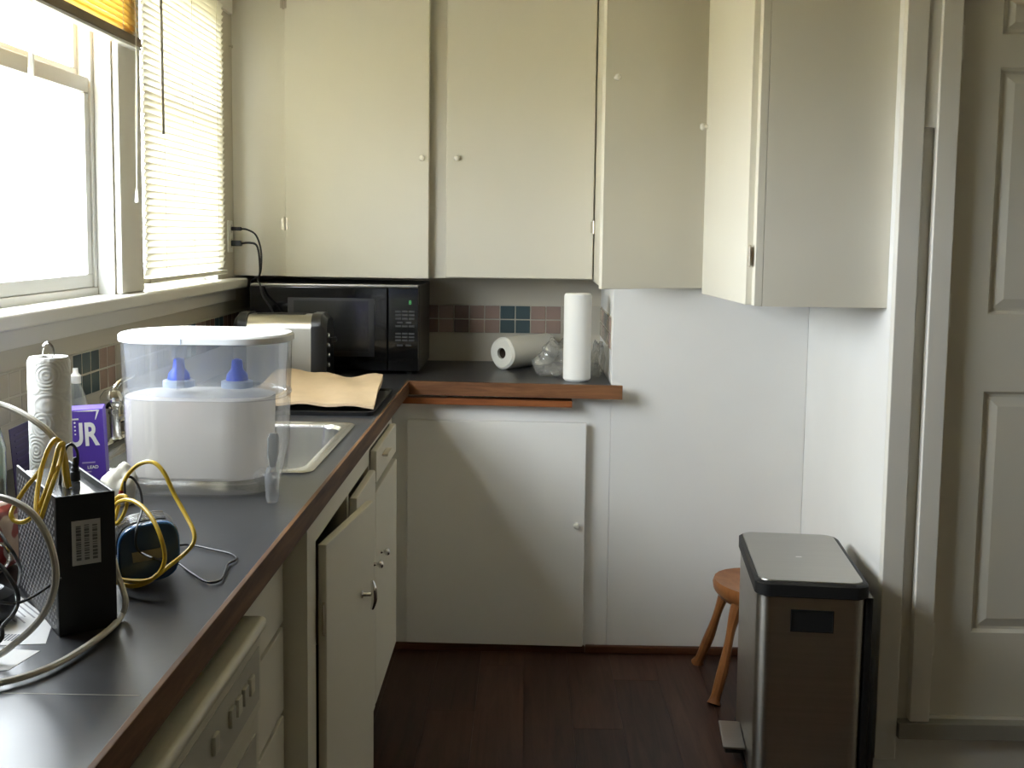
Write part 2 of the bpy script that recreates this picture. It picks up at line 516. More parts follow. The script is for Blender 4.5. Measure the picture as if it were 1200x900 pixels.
bl = thing('window_blind', 'yellow slatted blind pulled up at the top of the wide window', 'blind', (-1.06, 1.41, 1.95))
L1 = 3.03 - 1.41
sm = slat_mesh(L1, 0.025, YSLAT)
z = 1.985
k = 0
while z < 2.3:
    o = link('slat', sm, bl, local=True)
    o.location = (-0.001 + random.uniform(-0.0015, 0.0015), 0, z - 1.95)
    o.rotation_euler = (0, 1.05 if k > 2 else 0.2, 0)
    z += 0.0065 if k < 3 else 0.0155
    k += 1
obj('bottom_rail', B(-1.074, -1.046, 1.41, 3.032, 1.957, 1.981, bev=0.004), TANRAIL, bl)
obj('bottom_cap', B(-1.073, -1.047, 1.41, 3.034, 1.949, 1.957, bev=0.002), VINYL, bl)
obj('head_rail', B(-1.082, -1.04, 1.41, 3.04, 2.305, 2.345, bev=0.003), VINYL, bl)
for y in (1.55, 2.0, 2.45, 2.90):
    obj('ladder_cord', tube(NB(), [(-1.0475, y, 1.96), (-1.0475, y, 2.31)], 0.0009, 5, smooth=False), CORD, bl)
bm = NB(); tube(bm, [(-1.037, 2.345, 2.31), (-1.037, 2.335, 1.95), (-1.037, 2.327, 1.58)], 0.0058, 6)
obj('tilt_wand', bm, WAND, bl)
for dy in (0, 0.006):
    obj('lift_cord', tube(NB(), [(-1.04, 2.968 + dy, 2.31), (-1.04, 2.966 + dy, 1.94), (-1.04, 2.955 + dy * 1.6, 1.75), (-1.04, 2.953 + dy * 0.4, 1.578)], 0.0008, 5), CORD, bl)
obj('tassel', lathe(NB(), (-1.04, 2.954, 1.542), (0, 0, 1), [(0.0055, 0), (0.006, 0.006), (0.0035, 0.03), (0.002, 0.038)], 10), KNOBW, bl)

bl2 = thing('window_blind', 'white slatted blind lowered over the narrow window', 'blind', (-1.08, 3.135, 1.33))
sm2 = slat_mesh(3.945 - 3.135, 0.025, WSLAT)
z = 1.352
while z < 2.3:
    o = link('slat', sm2, bl2, local=True)
    o.location = (random.uniform(-0.001, 0.001), random.uniform(-0.002, 0.002), z - 1.33)
    o.rotation_euler = (0, -1.22, 0)
    z += 0.0198
obj('bottom_rail', B(-1.092, -1.068, 3.135, 3.945, 1.318, 1.332, bev=0.003), CORD, bl2)
obj('head_rail', B(-1.0815, -1.05, 3.13, 3.95, 2.305, 2.345, bev=0.003), VINYL, bl2)
for y in (3.27, 3.55, 3.83):
    obj('ladder_cord', tube(NB(), [(-1.0665, y, 1.325), (-1.0665, y, 2.31)], 0.0008, 5, smooth=False), CORD, bl2)
obj('tilt_wand', tube(NB(), [(-1.055, 3.22, 2.31), (-1.055, 3.222, 2.0), (-1.055, 3.225, 1.745)], 0.0035, 6), WANDD, bl2)

# ------------------------------------------------------------------ tiles of the backsplash
T = 0.0615
def tile_me(w, h, m):
    return finish(B(-w / 2, w / 2, -0.003, 0.003, -h / 2, h / 2, bev=0.0012, seg=1), 'tile', m)
TB = {m.name: tile_me(0.0572, 0.0515, m) for m in (TEAL, PINK, CREAMT, BROWNT)}
TL = {m.name: tile_me(0.0510, 0.051, m) for m in (TEAL, PINK, CREAMT, BROWNT)}
obj('grout_bed', B(-1.098, 0.2945, 4.4465, 4.4499, 1.0715, 1.1885), GROUT, wall_back)
seqb = [BROWNT, TEAL, TEAL, BROWNT, BROWNT, PINK, BROWNT, PINK, PINK, TEAL, TEAL, PINK, PINK, CREAMT, CREAMT]
for c, m in enumerate(seqb):
    xc = -0.632 + c * T
    for r in (0, 1):
        if c < 4 + 1 and False:
            continue
        o = link('tile', TB[m.name], wall_back, local=True)
        o.location = (xc - 0.0 + 0.0, 4.4463, 1.1015 + r * 0.0565)
obj('grout_bed', B(-1.0999, -1.0965, 1.6, 4.43, 1.053, 1.168), GROUT, wall_left)
seql = {}
for c in range(50):
    seql[c] = CREAMT
for c, m in enumerate([TEAL, TEAL, TEAL, PINK, PINK]):
    seql[18 + c] = m
for c, m in enumerate([BROWNT, BROWNT, TEAL, TEAL, PINK, PINK, BROWNT, BROWNT, TEAL, TEAL, BROWNT, BROWNT, PINK, PINK, TEAL, TEAL, BROWNT]):
    seql[32 + c] = m
for c in range(50):
    yc = 2.675 - 18 * 0.0555 + c * 0.0555
    if yc < 1.63 or yc > 4.4:
        continue
    for r in (0, 1):
        o = link('tile', TL[seql[c].name], wall_left, local=True)
        o.location = (-1.0985, yc, 1.083 + r * 0.0555)
        o.rotation_euler = (0, 0, PI / 2)
obj('grout_bed', B(0.2935, 0.2949, 3.86, 4.44, 1.0715, 1.1885), GROUT, wall_chase)
for c in range(9):
    m = [PINK, PINK, CREAMT, TEAL, TEAL, PINK, PINK, CREAMT, CREAMT][c]
    for r in (0, 1):
        o = link('tile', TB[m.name], wall_chase, local=True)
        o.location = (0.2932, 3.895 + c * T, 1.1015 + r * 0.0565)
        o.rotation_euler = (0, 0, PI / 2)

# ------------------------------------------------------------------ cabinets
def knob(parent, pos, axis, m=KNOBW, r=0.011):
    return obj('knob', lathe(NB(), pos, axis, [(r * 0.55, 0), (r * 0.42, 0.006), (r * 0.5, 0.010), (r, 0.015), (r * 0.98, 0.020), (r * 0.6, 0.0245), (0.0005, 0.0255)], 16), m, parent)

def cab_hinge(parent, x, y, z, h=0.05, axis_x=False):
    bm = NB()
    lathe(bm, (x, y, z - h / 2), (0, 0, 1), [(0.003, 0), (0.0042, 0.002), (0.0042, h - 0.002), (0.003, h)], 8)
    if axis_x:
        box(bm, x - 0.001, x + 0.001, y - 0.012, y + 0.012, z - h * 0.42, z + h * 0.42)
    else:
        box(bm, x - 0.012, x + 0.012, y - 0.001, y + 0.001, z - h * 0.42, z + h * 0.42)
    return obj('hinge', bm, BRASS, parent)

# upper cabinet over the microwave
c = thing('wall_cabinet', 'wide cream two-door wall cabinet above the microwave', 'cabinet', (-0.43, 4.28, 1.305))
bm = NB()
box(bm, -1.099, 0.244, 4.142, 4.449, 1.305, 2.499)
obj('body', bm, PAINT, c)
Md = Matrix.Translation((-0.899, 4.1395, 0)) @ Matrix.Rotation(math.radians(-3.2), 4, 'Z')
d = obj('door', box(NB(), 0.0, 0.535, -0.0205, 0.0, 1.303, 2.46, bev=0.004, M=Md), PAINT, c)
knob(d, Md @ Vector((0.511, -0.0205, 1.742)), (-0.05, -1, 0))
cab_hinge(d, -0.902, 4.117, 1.50)
cab_hinge(d, -0.902, 4.117, 2.30)
d = obj('door', B(-0.305, 0.240, 4.119, 4.1405, 1.308, 2.46, bev=0.004), PAINT, c)
knob(d, (-0.266, 4.119, 1.746), (0, -1, 0))
cab_hinge(d, 0.2415, 4.117, 1.50)

# upper cabinet over the wall chase, one door facing the room
c = thing('wall_cabinet', 'cream single-door wall cabinet above the white chase', 'cabinet', (0.43, 4.1, 1.29))
bm = NB()
box(bm, 0.2455, 0.264, 3.822, 4.449, 1.299, 2.499)
box(bm, 0.264, 0.9695, 4.43, 4.449, 1.299, 2.499)
box(bm, 0.615, 0.9695, 3.822, 3.84, 1.299, 2.499)
for z in (1.299, 1.67, 2.05, 2.48):
    box(bm, 0.264, 0.9695, 3.842, 4.43, z, z + 0.018)
obj('body', bm, PAINT, c)
Md = Matrix.Translation((0.603, 3.803, 0)) @ Matrix.Rotation(math.radians(26), 4, 'Z')
d = obj('door', box(NB(), -0.408, 0.0, -0.0105, 0.0105, 1.296, 2.47, bev=0.003, M=Md), PAINT, c)
knob(d, Md @ Vector((-0.372, -0.0105, 1.975)), Md.to_3x3() @ Vector((0, -1, 0)))
cab_hinge(d, 0.602, 3.795, 1.417)
cab_hinge(d, 0.602, 3.795, 2.25)

# upper cabinet on the right wall, door ajar
c = thing('wall_cabinet', 'cream wall cabinet on the bright wall with its door ajar', 'cabinet', (0.8, 3.4, 1.285))
bm = NB()
box(bm, 0.634, 0.9695, 3.0, 3.795, 1.285, 2.499)
obj('body', bm, PAINT, c)
obj('frame', B(0.612, 0.6335, 3.0, 3.795, 1.2855, 2.499, bev=0.002), PAINT, c)
Md = Matrix.Translation((0.605, 3.035, 0)) @ Matrix.Rotation(math.radians(3.2), 4, 'Z')
d = obj('door', box(NB(), -0.0105, 0.0105, 0.0, 0.56, 1.287, 2.47, bev=0.003, M=Md), PAINT, c)
p = Md @ Vector((-0.0105, 0.535, 1.817))
knob(d, p, (-1, 0.05, 0))
for z in (1.42, 2.28):
    cab_hinge(d, 0.6005, 3.024, z, 0.06, True)

# lower cabinet under the back counter
c = thing('base_cabinet', 'white base cabinet with one large door under back counter', 'cabinet', (-0.08, 4.1, 0))
bm = NB()
box(bm, -0.465, 0.2949, 3.8201, 3.84, 0.0, 0.912)
box(bm, -0.465, -0.447, 3.84, 4.44, 0.0, 0.912)
box(bm, 0.276, 0.294, 3.84, 4.44, 0.0, 0.912)
obj('body', bm, WALLP, c)
Md = Matrix.Translation((-0.411, 3.809, 0)) @ Matrix.Rotation(math.radians(-1.4), 4, 'Z')
d = obj('door', box(NB(), 0, 0.622, -0.011, 0.009, 0.03, 0.826, bev=0.004, M=Md), WALLP, c)
knob(d, Md @ Vector((0.592, -0.011, 0.468)), (0, -1, 0))

# sink cabinet
c = thing('sink_cabinet', 'white sink base cabinet with one door hanging ajar', 'cabinet', (-0.7, 2.48, 0))
bm = NB()
FX0, FX1 = -0.434, -0.414
box(bm, -1.09, FX1, 2.066, 2.084, 0.0, 0.911)                 # near end panel
box(bm, FX0, FX1, 2.0845, 2.15, 0.19, 0.911)                  # stile
box(bm, FX0, FX1, 2.15, 2.88, 0.858, 0.911)                   # top rail
box(bm, FX0, FX1, 2.15, 2.88, 0.19, 0.215)
box(bm, FX0, FX1, 2.535, 2.555, 0.215, 0.858)
obj('face_frame', bm, PAINT, c)
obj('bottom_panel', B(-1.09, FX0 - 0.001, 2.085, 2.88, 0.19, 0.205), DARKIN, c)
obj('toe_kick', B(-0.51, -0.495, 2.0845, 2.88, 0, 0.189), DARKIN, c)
Md = Matrix.Translation((-0.4025, 2.158, 0)) @ Matrix.Rotation(math.radians(-6.6), 4, 'Z')
d = obj('door', box(NB(), -0.0095, 0.0095, 0.0, 0.375, 0.185, 0.85, bev=0.004, M=Md), PAINT, c)
bm = NB()
p0 = Md @ Vector((0.0095, 0.27, 0.66))
lathe(bm, p0, (1, 0, 0), [(0.009, 0), (0.006, 0.003), (0.0045, 0.02)], 12)
tube(bm, [p0 + Vector((0.022, 0, 0.032)), p0 + Vector((0.026, 0, 0.012)), p0 + Vector((0.027, 0, -0.012)), p0 + Vector((0.022, 0, -0.034))], lambda t: 0.0035 + 0.0035 * math.sin(PI * t), 8)
tag(obj('handle', bm, CHROME, d), 'chrome pull handle')
for z in (0.70, 0.30):
    cab_hinge(d, -0.3975, 2.152, z, 0.07, True)
d = obj('door', B(-0.4125, -0.3935, 2.557, 2.872, 0.2, 0.848, bev=0.004), PAINT, c)
knob(d, (-0.3935, 2.845, 0.602), (1, 0, 0), CHROME)

# drawer and cupboard unit beyond the sink
c = thing('base_cabinet', 'narrow white cabinet with drawer over cupboard past the sink', 'cabinet', (-0.7, 3.12, 0))
bm = NB()
box(bm, FX0, FX1, 2.8805, 2.9, 0.19, 0.911)
box(bm, FX0, FX1, 3.33, 3.36, 0.19, 0.911)
box(bm, FX0, FX1, 2.9, 3.33, 0.895, 0.911)
box(bm, FX0, FX1, 2.9, 3.33, 0.785, 0.80)
box(bm, FX0, FX1, 2.9, 3.33, 0.19, 0.21)
box(bm, -1.09, FX0, 3.342, 3.36, 0.19, 0.911)
box(bm, -0.47, -0.4665, 3.3605, 3.82, 0.0, 0.911)
obj('face_frame', bm, PAINT, c)
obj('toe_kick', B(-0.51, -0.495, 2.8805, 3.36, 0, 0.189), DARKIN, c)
d = obj('drawer', B(-0.4125, -0.394, 2.90, 3.335, 0.805, 0.893, bev=0.004), PAINT, c)
obj('drawer_pull', B(-0.3935, -0.376, 3.0, 3.09, 0.858, 0.866, bev=0.003), PAINT, d)
d = obj('door', B(-0.4125, -0.394, 2.887, 3.35, 0.2, 0.782, bev=0.004), PAINT, c)
knob(d, (-0.394, 2.985, 0.595), (1, 0, 0), CHROME)

# drawer stack between dishwasher and sink
c = thing('drawer_cabinet', 'narrow recessed drawer stack between dishwasher and sink cabinet', 'cabinet', (-0.75, 1.85, 0))
bm = NB()
box(bm, -1.09, -0.479, 1.645, 1.66, 0.1, 0.911)
box(bm, -1.09, -0.479, 2.048, 2.064, 0.1, 0.911)
box(bm, -0.53, -0.515, 1.645, 2.064, 0.0, 0.1)
box(bm, -1.09, -0.479, 1.66, 2.048, 0.895, 0.911)
obj('body', bm, PAINT, c)
for a, b in ((0.727, 0.905), (0.552, 0.717), (0.30, 0.542), (0.11, 0.292)):
    obj('drawer', B(-0.478, -0.458, 1.648, 2.056, a, b, bev=0.003), PAINT, c)

# dishwasher
c = thing('dishwasher', 'old cream dishwasher standing proud under the counter front', 'dishwasher', (-0.7, 1.33, 0))
DWP = mat('dishwasher_enamel', (0.62, 0.60, 0.50), 0.35, var=0.03, scale=(5, 5, 5))
DWG = mat('dishwasher_grey', (0.47, 0.46, 0.40), 0.4, var=0.05, scale=(8, 8, 8))
obj('body', B(-1.05, -0.428, 1.03, 1.635, 0.02, 0.868), DWP, c)
obj('top', B(-1.05, -0.388, 1.03, 1.635, 0.8685, 0.89, bev=0.009, seg=3), DWP, c)
cp = obj('control_panel', B(-0.4275, -0.398, 1.032, 1.632, 0.745, 0.868, bev=0.004), DWP, c)
obj('overlay', B(-0.3979, -0.397, 1.05, 1.615, 0.765, 0.848), DWG, cp)
for k, y in enumerate((1.36, 1.44, 1.475, 1.51, 1.545)):
    obj('button', B(-0.397, -0.391, y, y + 0.022, 0.798, 0.824, bev=0.002), DWG if k % 2 else DWP, cp)
obj('selector_dial', lathe(NB(), (-0.397, 1.18, 0.806), (1, 0, 0), [(0.026, 0), (0.025, 0.012), (0.018, 0.016)], 20), DWP, cp)
dd = obj('door', B(-0.4275, -0.402, 1.034, 1.63, 0.13, 0.742, bev=0.004), DWP, c)
obj('door_panel', B(-0.4018, -0.4, 1.06, 1.605, 0.16, 0.715), DWG, dd)
obj('kick_plate', B(-0.47, -0.455, 1.034, 1.63, 0.0, 0.019), BLACK, c)

# ------------------------------------------------------------------ countertop
ct = thing('countertop', 'dark grey laminate corner countertop with brown wooden edge', 'countertop', (-0.75, 2.5, 0.92))
CZ0, CZ = 0.916, 0.96
SX0, SX1, SY0, SY1 = -0.935, -0.472, 2.325, 2.895
bm = NB()
box(bm, -1.093, -0.4125, 0.2, SY0, CZ0, CZ)
box(bm, -1.093, -0.4125, SY1, 4.444, CZ0, CZ)
box(bm, -1.093, SX0, SY0, SY1, CZ0, CZ)
box(bm, SX1, -0.4125, SY0, SY1, CZ0, CZ)
def prism(bm, pts, z0, z1):
    return loft(bm, [[Vector((x, y, z0)) for x, y in pts], [Vector((x, y, z1)) for x, y in pts]])
prism(bm, [(-0.4125, 3.808), (0.2905, 3.762), (0.2905, 4.444), (-0.4125, 4.444)], CZ0, CZ)
obj('surface', bm, LAMI, ct)
obj('wood_edge', B(-0.4120, -0.4035, 0.2, 3.795, 0.9155, 0.962, bev=0.002), EDGE, ct)
bm = NB()
prism(bm, [(-0.4030, 3.788), (0.328, 3.741), (0.328, 3.7595), (-0.4030, 3.8065)], 0.9155, 0.962)
obj('wood_edge', bm, EDGEX, ct)
obj('seam', B(-1.0, -0.4205, 1.171, 1.1722, 0.96, 0.9603), mat('seam_line', (0.5, 0.47, 0.4), 0.4), ct)
t = obj('cutting_board', prism(NB(), [(-0.44, 3.790), (0.158, 3.752), (0.158, 3.8185), (-0.44, 3.8185)], 0.884, 0.905), REDW)
tag(t, 'reddish pull-out wooden board under the back counter edge', 'board')

# ------------------------------------------------------------------ sink and faucet
s = thing('sink', 'stainless steel drop-in sink behind the water dispenser', 'sink', (-0.70, 2.61, 0.96))
cx, cy = -0.7035, 2.61
bm = NB()
loft(bm, [rrect(cx, cy, 0.2525, 0.311, 0.03, 0.9602), rrect(cx, cy, 0.2525, 0.311, 0.03, 0.9635), rrect(cx, cy, 0.247, 0.3055, 0.028, 0.9665), rrect(cx, cy, 0.235, 0.293, 0.03, 0.9655), rrect(cx, cy, 0.226, 0.280, 0.05, 0.9635)], cap0=False, cap1=False)
obj('rim', bm, SINKST, s)
bm = NB()
loft(bm, [rrect(cx, cy, 0.226, 0.280, 0.05, 0.9635, 8), rrect(cx, cy, 0.221, 0.275, 0.055, 0.955, 8), rrect(cx, cy, 0.212, 0.266, 0.06, 0.83, 8), rrect(cx, cy, 0.195, 0.25, 0.06, 0.80, 8), rrect(cx, cy, 0.15, 0.2, 0.06, 0.792, 8), rrect(cx, cy, 0.03, 0.03, 0.028, 0.79, 8)], cap0=False, cap1=True)
obj('basin', bm, SINKST, s)
obj('drain', lathe(NB(), (cx, cy, 0.7905), (0, 0, 1), [(0.04, 0), (0.042, 0.003), (0.03, 0.004), (0.02, 0.001)], 20), CHROME, s)

f = thing('faucet', 'chrome kitchen faucet standing behind the sink', 'faucet', (-0.985, 2.6, 0.96))
obj('base_plate', loft(NB(), [rrect(-0.997, 2.6, 0.026, 0.10, 0.025, 0.9605), rrect(-0.997, 2.6, 0.026, 0.10, 0.025, 0.969), rrect(-0.997, 2.6, 0.02, 0.09, 0.02, 0.974)]), CHROME, f)
obj('body', lathe(NB(), (-0.985, 2.6, 0.974), (0, 0, 1), [(0.024, 0), (0.020, 0.008), (0.019, 0.06), (0.021, 0.064), (0.021, 0.074)], 20), CHROME, f)
obj('dome', lathe(NB(), (-0.985, 2.6, 1.0485), (0, 0, 1), [(0.022, 0), (0.028, 0.012), (0.027, 0.026), (0.018, 0.04), (0.004, 0.045)], 20), CHROME, f)
bm = NB(); tube(bm, [(-0.985, 2.6, 1.083), (-0.975, 2.62, 1.105), (-0.955, 2.66, 1.118)], 0.006, 8)
obj('lever', bm, CHROME, f)
bm = NB(); tube(bm, [(-0.968, 2.605, 1.02), (-0.90, 2.615, 1.045), (-0.82, 2.62, 1.055), (-0.77, 2.62, 1.05), (-0.755, 2.62, 1.03)], 0.0105, 10)
obj('spout', bm, CHROME, f)

# ------------------------------------------------------------------ microwave
m = thing('microwave', 'black countertop microwave under the two-door wall cabinet', 'microwave', (-0.69, 4.15, 0.96))
obj('body', B(-1.0, -0.388, 3.992, 4.40, 0.972, 1.283, bev=0.006), BLACK, m)
tag(obj('top_trim', B(-0.995, -0.393, 3.975, 3.991, 1.276, 1.284, bev=0.002), mat('microwave_trim', (0.35, 0.34, 0.31), 0.3, 0.6), m), 'thin grey trim along the top')
dr = obj('door', B(-0.998, -0.502, 3.966, 3.9915, 0.974, 1.2755, bev=0.004), GLOSSB, m)
obj('window_frame', B(-0.86, -0.548, 3.9640, 3.9662, 1.025, 1.235, bev=0.001), BLACK, dr)
obj('window', B(-0.838, -0.57, 3.9625, 3.964, 1.045, 1.225), mat('microwave_window', (0.025, 0.026, 0.028), 0.12, spec=0.9), dr)
cp = obj('control_panel', B(-0.500, -0.390, 3.966, 3.9915, 0.974, 1.2755, bev=0.004), GLOSSB, m)
obj('display', B(-0.475, -0.408, 3.9650, 3.966, 1.208, 1.238), mat('display_glass', (0.004, 0.008, 0.005), 0.05), cp)
GREENL = mat('green_digits', (0.05, 0.3, 0.08), 0.5, emit=(0.15, 0.9, 0.25), estr=0.15)
tm = text_mesh('8', 0.021, GREENL, 'display_digit', 0.0)
o = link('display_digit', tm, cp)
o.matrix_basis = Matrix.Translation((-0.425, 3.9647, 1.2155)) @ Matrix.Rotation(PI / 2, 4, 'X')
KEYM = mat('keypad_print', (0.035, 0.035, 0.035), 0.5)
kw = finish(B(-0.010, 0.010, 3.9645, 3.9659, -0.0032, 0.0032), 'key', KEYM)
kz = [1.190, 1.177, 1.164, 1.137, 1.110, 1.098, 1.086]
for z in kz:
    for xx in (-0.463, -0.439, -0.415):
        o = link('key', kw, cp, local=False); o.matrix_basis = Matrix.Translation((xx, 0, z))
for xx in (-0.457, -0.425):
    for z in (1.150, 1.068):
        o = link('key', kw, cp, local=False); o.matrix_basis = Matrix.Translation((xx, 0, z))
for x, y in ((-0.96, 4.02), (-0.43, 4.02), (-0.96, 4.36), (-0.43, 4.36)):
    obj('foot', lathe(NB(), (x, y, 0.9605), (0, 0, 1), [(0.012, 0), (0.012, 0.011)], 12), BLACKM, m)

# ------------------------------------------------------------------ toaster
t = thing('toaster', 'chrome toaster with black end caps behind the paper bag', 'toaster', (-0.8, 3.71, 0.96))
TST = mat('toaster_steel', (0.45, 0.43, 0.37), 0.3, 1.0)
def tprof(x, s=1.0, dz=0.0):
    pts = []
    hy, z0, z1, r = 0.082 * s, 0.972, 1.195 + dz, 0.045
    pts += [Vector((x, 3.71 - hy, z0)), Vector((x, 3.71 - hy * 0.93, z1 - r))]
    for k in range(1, 6):
        a = PI - PI / 2 * k / 5
        pts.append(Vector((x, 3.71 - hy * 0.93 + r + r * math.cos(a), z1 - r + r * math.sin(a))))
    for k in range(0, 6):
        a = PI / 2 - PI / 2 * k / 5
        pts.append(Vector((x, 3.71 + hy * 0.93 - r + r * math.cos(a), z1 - r + r * math.sin(a))))
    pts.append(Vector((x, 3.71 + hy, z0)))
    return pts
obj('body', loft(NB(), [tprof(-0.925), tprof(-0.712)]), TST, t)
for a, b, c_ in ((-0.7115, -0.680, -0.662), (-0.9255, -0.955, -0.972)):
    obj('end_cap', loft(NB(), [tprof(a, 1.04, 0.006), tprof(b, 1.04, 0.006), tprof(c_, 0.9, -0.012)]), BLACK, t)
bm = NB()
box(bm, -0.9, -0.74, 3.675, 3.700, 1.1955, 1.197); box(bm, -0.9, -0.74, 3.722, 3.747, 1.1955, 1.197)
obj('slots', bm, DARKIN, t)
for z in (1.03, 1.062, 1.094, 1.126):
    obj('button', lathe(NB(), (-0.664, 3.672, z), (1, 0, 0), [(0.008, 0), (0.008, 0.006), (0.005, 0.008)], 12), CHROME, t)
obj('lever', B(-0.664, -0.645, 3.72, 3.75, 1.10, 1.116, bev=0.004), BLACK, t)
for x in (-0.9, -0.74):
    obj('foot', B(x - 0.015, x + 0.015, 3.65, 3.77, 0.9605, 0.9715), BLACKM, t)

# ------------------------------------------------------------------ black tray and kraft bag
tr = obj('griddle_tray', loft(NB(), [rrect(-0.61, 3.29, 0.180, 0.235, 0.02, 0.9603), rrect(-0.61, 3.29, 0.185, 0.24, 0.02, 0.9725), rrect(-0.61, 3.29, 0.178, 0.233, 0.02, 0.9725), rrect(-0.61, 3.29, 0.174, 0.229, 0.02, 0.966)]), BLACKM)
tag(tr, 'flat black tray lying beneath the brown paper bag', 'tray')
bm = NB()
nx, ny = 14, 12
def bagtop(u, v):
    near = Vector((-0.80 + u * 0.372, 3.075 + 0.006 * u, 0.990))
    far = Vector((-0.81 + u * 0.355, 3.565 - 0.08 * u + 0.012 * math.sin(u * 9), 1.020 - 0.006 * u))
    p = near.lerp(far, v)
    p.z += 0.007 * math.sin(u * 7 + 1) * v + 0.0035 * math.sin(u * 17 + v * 5) + 0.004 * math.sin(v * 9 + u * 4) + 0.016 * math.exp(-((u - 0.45) / 0.16) ** 2) * v * v
    return p
top = [[bm.verts.new(bagtop(a / nx, b / ny)) for a in range(nx + 1)] for b in range(ny + 1)]
bot = [[bm.verts.new(bagtop(a / nx, b / ny) - Vector((0, 0, 0.008 + 0.010 * (b / ny)))) for a in range(nx + 1)] for b in range(ny + 1)]
for b in range(ny):
    for a in range(nx):
        bm.faces.new((top[b][a], top[b][a + 1], top[b + 1][a + 1], top[b + 1][a]))
        bm.faces.new((bot[b][a], bot[b + 1][a], bot[b + 1][a + 1], bot[b][a + 1]))
for a in range(nx):
    bm.faces.new((bot[0][a], bot[0][a + 1], top[0][a + 1], top[0][a]))
    bm.faces.new((bot[ny][a + 1], bot[ny][a], top[ny][a], top[ny][a + 1]))
for b in range(ny):
    bm.faces.new((bot[b + 1][0], bot[b][0], top[b][0], top[b + 1][0]))
    bm.faces.new((bot[b][nx], bot[b + 1][nx], top[b + 1][nx], top[b][nx]))
tag(obj('paper_bag', bm, KRAFT, sharp=1.2), 'flattened brown kraft paper bag lying by the toaster', 'paper bag')

# ------------------------------------------------------------------ outlet, plugs and cords on the window wall
o = thing('wall_outlet', 'white outlet plate beside the lowered blind', 'outlet', (-1.1, 4.085, 1.45))
obj('plate', B(-1.0998, -1.094, 4.052, 4.114, 1.392, 1.508, bev=0.002), TRIMP, o)
for z in (1.425, 1.478):
    obj('socket', lathe(NB(), (-1.094, 4.085, z), (1, 0, 0), [(0.017, 0), (0.0165, 0.002)], 16), KNOBW, o)
def plug_cord(z, pts, label, r, big):
    p = thing('power_cable', label, 'cord', (-1.09, 4.085, z))
    s_ = 0.013 if big else 0.009
    obj('plug', B(-1.0915, -1.055, 4.085 - s_, 4.085 + s_, z - s_ * 0.8, z + s_ * 0.8, bev=0.003), BLACKM, p)
    obj('cable', tube(NB(), pts, r, 8), BLACKM, p)
plug_cord(1.478, [(-1.056, 4.085, 1.478), (-1.03, 4.075, 1.475), (-0.995, 4.06, 1.455), (-0.975, 4.05, 1.40), (-0.968, 4.02, 1.335), (-0.965, 3.965, 1.300), (-0.955, 3.945, 1.285), (-0.94, 3.93, 1.24), (-0.90, 3.90, 1.19), (-0.87, 3.85, 1.12), (-0.86, 3.82, 1.02)], 'thin black cord from the upper outlet socket to the toaster', 0.0035, False)
plug_cord(1.425, [(-1.056, 4.085, 1.425), (-1.02, 4.08, 1.427), (-0.995, 4.075, 1.415), (-0.985, 4.07, 1.36), (-0.985, 4.06, 1.305), (-1.012, 4.06, 1.285), (-1.02, 4.10, 1.20), (-1.022, 4.2, 1.05)], 'black cord from the lower outlet socket behind the microwave', 0.004, True)
hk = obj('wall_hook', tube(NB(), [(-1.099, 4.112, 2.14), (-1.092, 4.105, 2.14), (-1.085, 4.10, 2.134), (-1.084, 4.098, 2.142)], 0.0025, 6), BRASS)
tag(hk, 'tiny metal hook on the wall beside the blind', 'hook')

# ------------------------------------------------------------------ paper towel rolls on the back counter
def roll_mesh(bm, c, axis, R, r, L, n=32, square=0.0):
    ax = Vector(axis).normalized()
    def ring(rad, h, sq=0.0):
        pts = circ(Vector(c) + ax * h, rad, ax, n)
        if sq:
            out = []
            for k, p in enumerate(pts):
                a = 2 * PI * k / n
                d_ = p - (Vector(c) + ax * h)
                out.append(Vector(c) + ax * h + d_ * (1 + sq * (abs(math.sin(2 * a + 1.2)) - 0.5)))
            return out
        return pts
    loft(bm, [ring(r, 0.012), ring(r, 0.0), ring(R * 0.86, 0.0, square), ring(R, 0.008, square), ring(R, L - 0.008, square), ring(R * 0.9, L, square), ring(r, L), ring(r, L - 0.012)], cap0=False, cap1=False)

t = thing('paper_towel_roll', 'white paper towel roll standing upright on back counter end', 'paper towel', (0.178, 3.885, 0.96))
bm = NB(); roll_mesh(bm, (0.178, 3.885, 0.9605), (0, 0, 1), 0.0485, 0.02, 0.307)
obj('paper', bm, mat('smooth_paper', (0.86, 0.86, 0.83), 0.85, bump=0.1, bscale=60), t)
obj('core', loft(NB(), [circ((0.178, 3.885, 0.962), 0.0195), circ((0.178, 3.885, 1.264), 0.0195)]), CARDB, t)
t = thing('paper_towel_roll', 'wrapped paper towel roll lying on its side by the backsplash', 'paper towel', (-0.09, 4.17, 0.96))
A0 = Vector((0.655, 0.755, 0)).normalized()
bm = NB(); roll_mesh(bm, (-0.095, 4.165, 1.0225), A0, 0.0605, 0.021, 0.27, square=0.05)
obj('paper', bm, mat('wrapped_paper', (0.80, 0.79, 0.72), 0.45, var=0.03, bump=0.15, bscale=25), t)
obj('core', loft(NB(), [circ(Vector((-0.095, 4.165, 1.0225)) + A0 * 0.012, 0.0205, A0), circ(Vector((-0.095, 4.165, 1.0225)) + A0 * 0.25, 0.0205, A0)], cap0=False), CARDB, t)

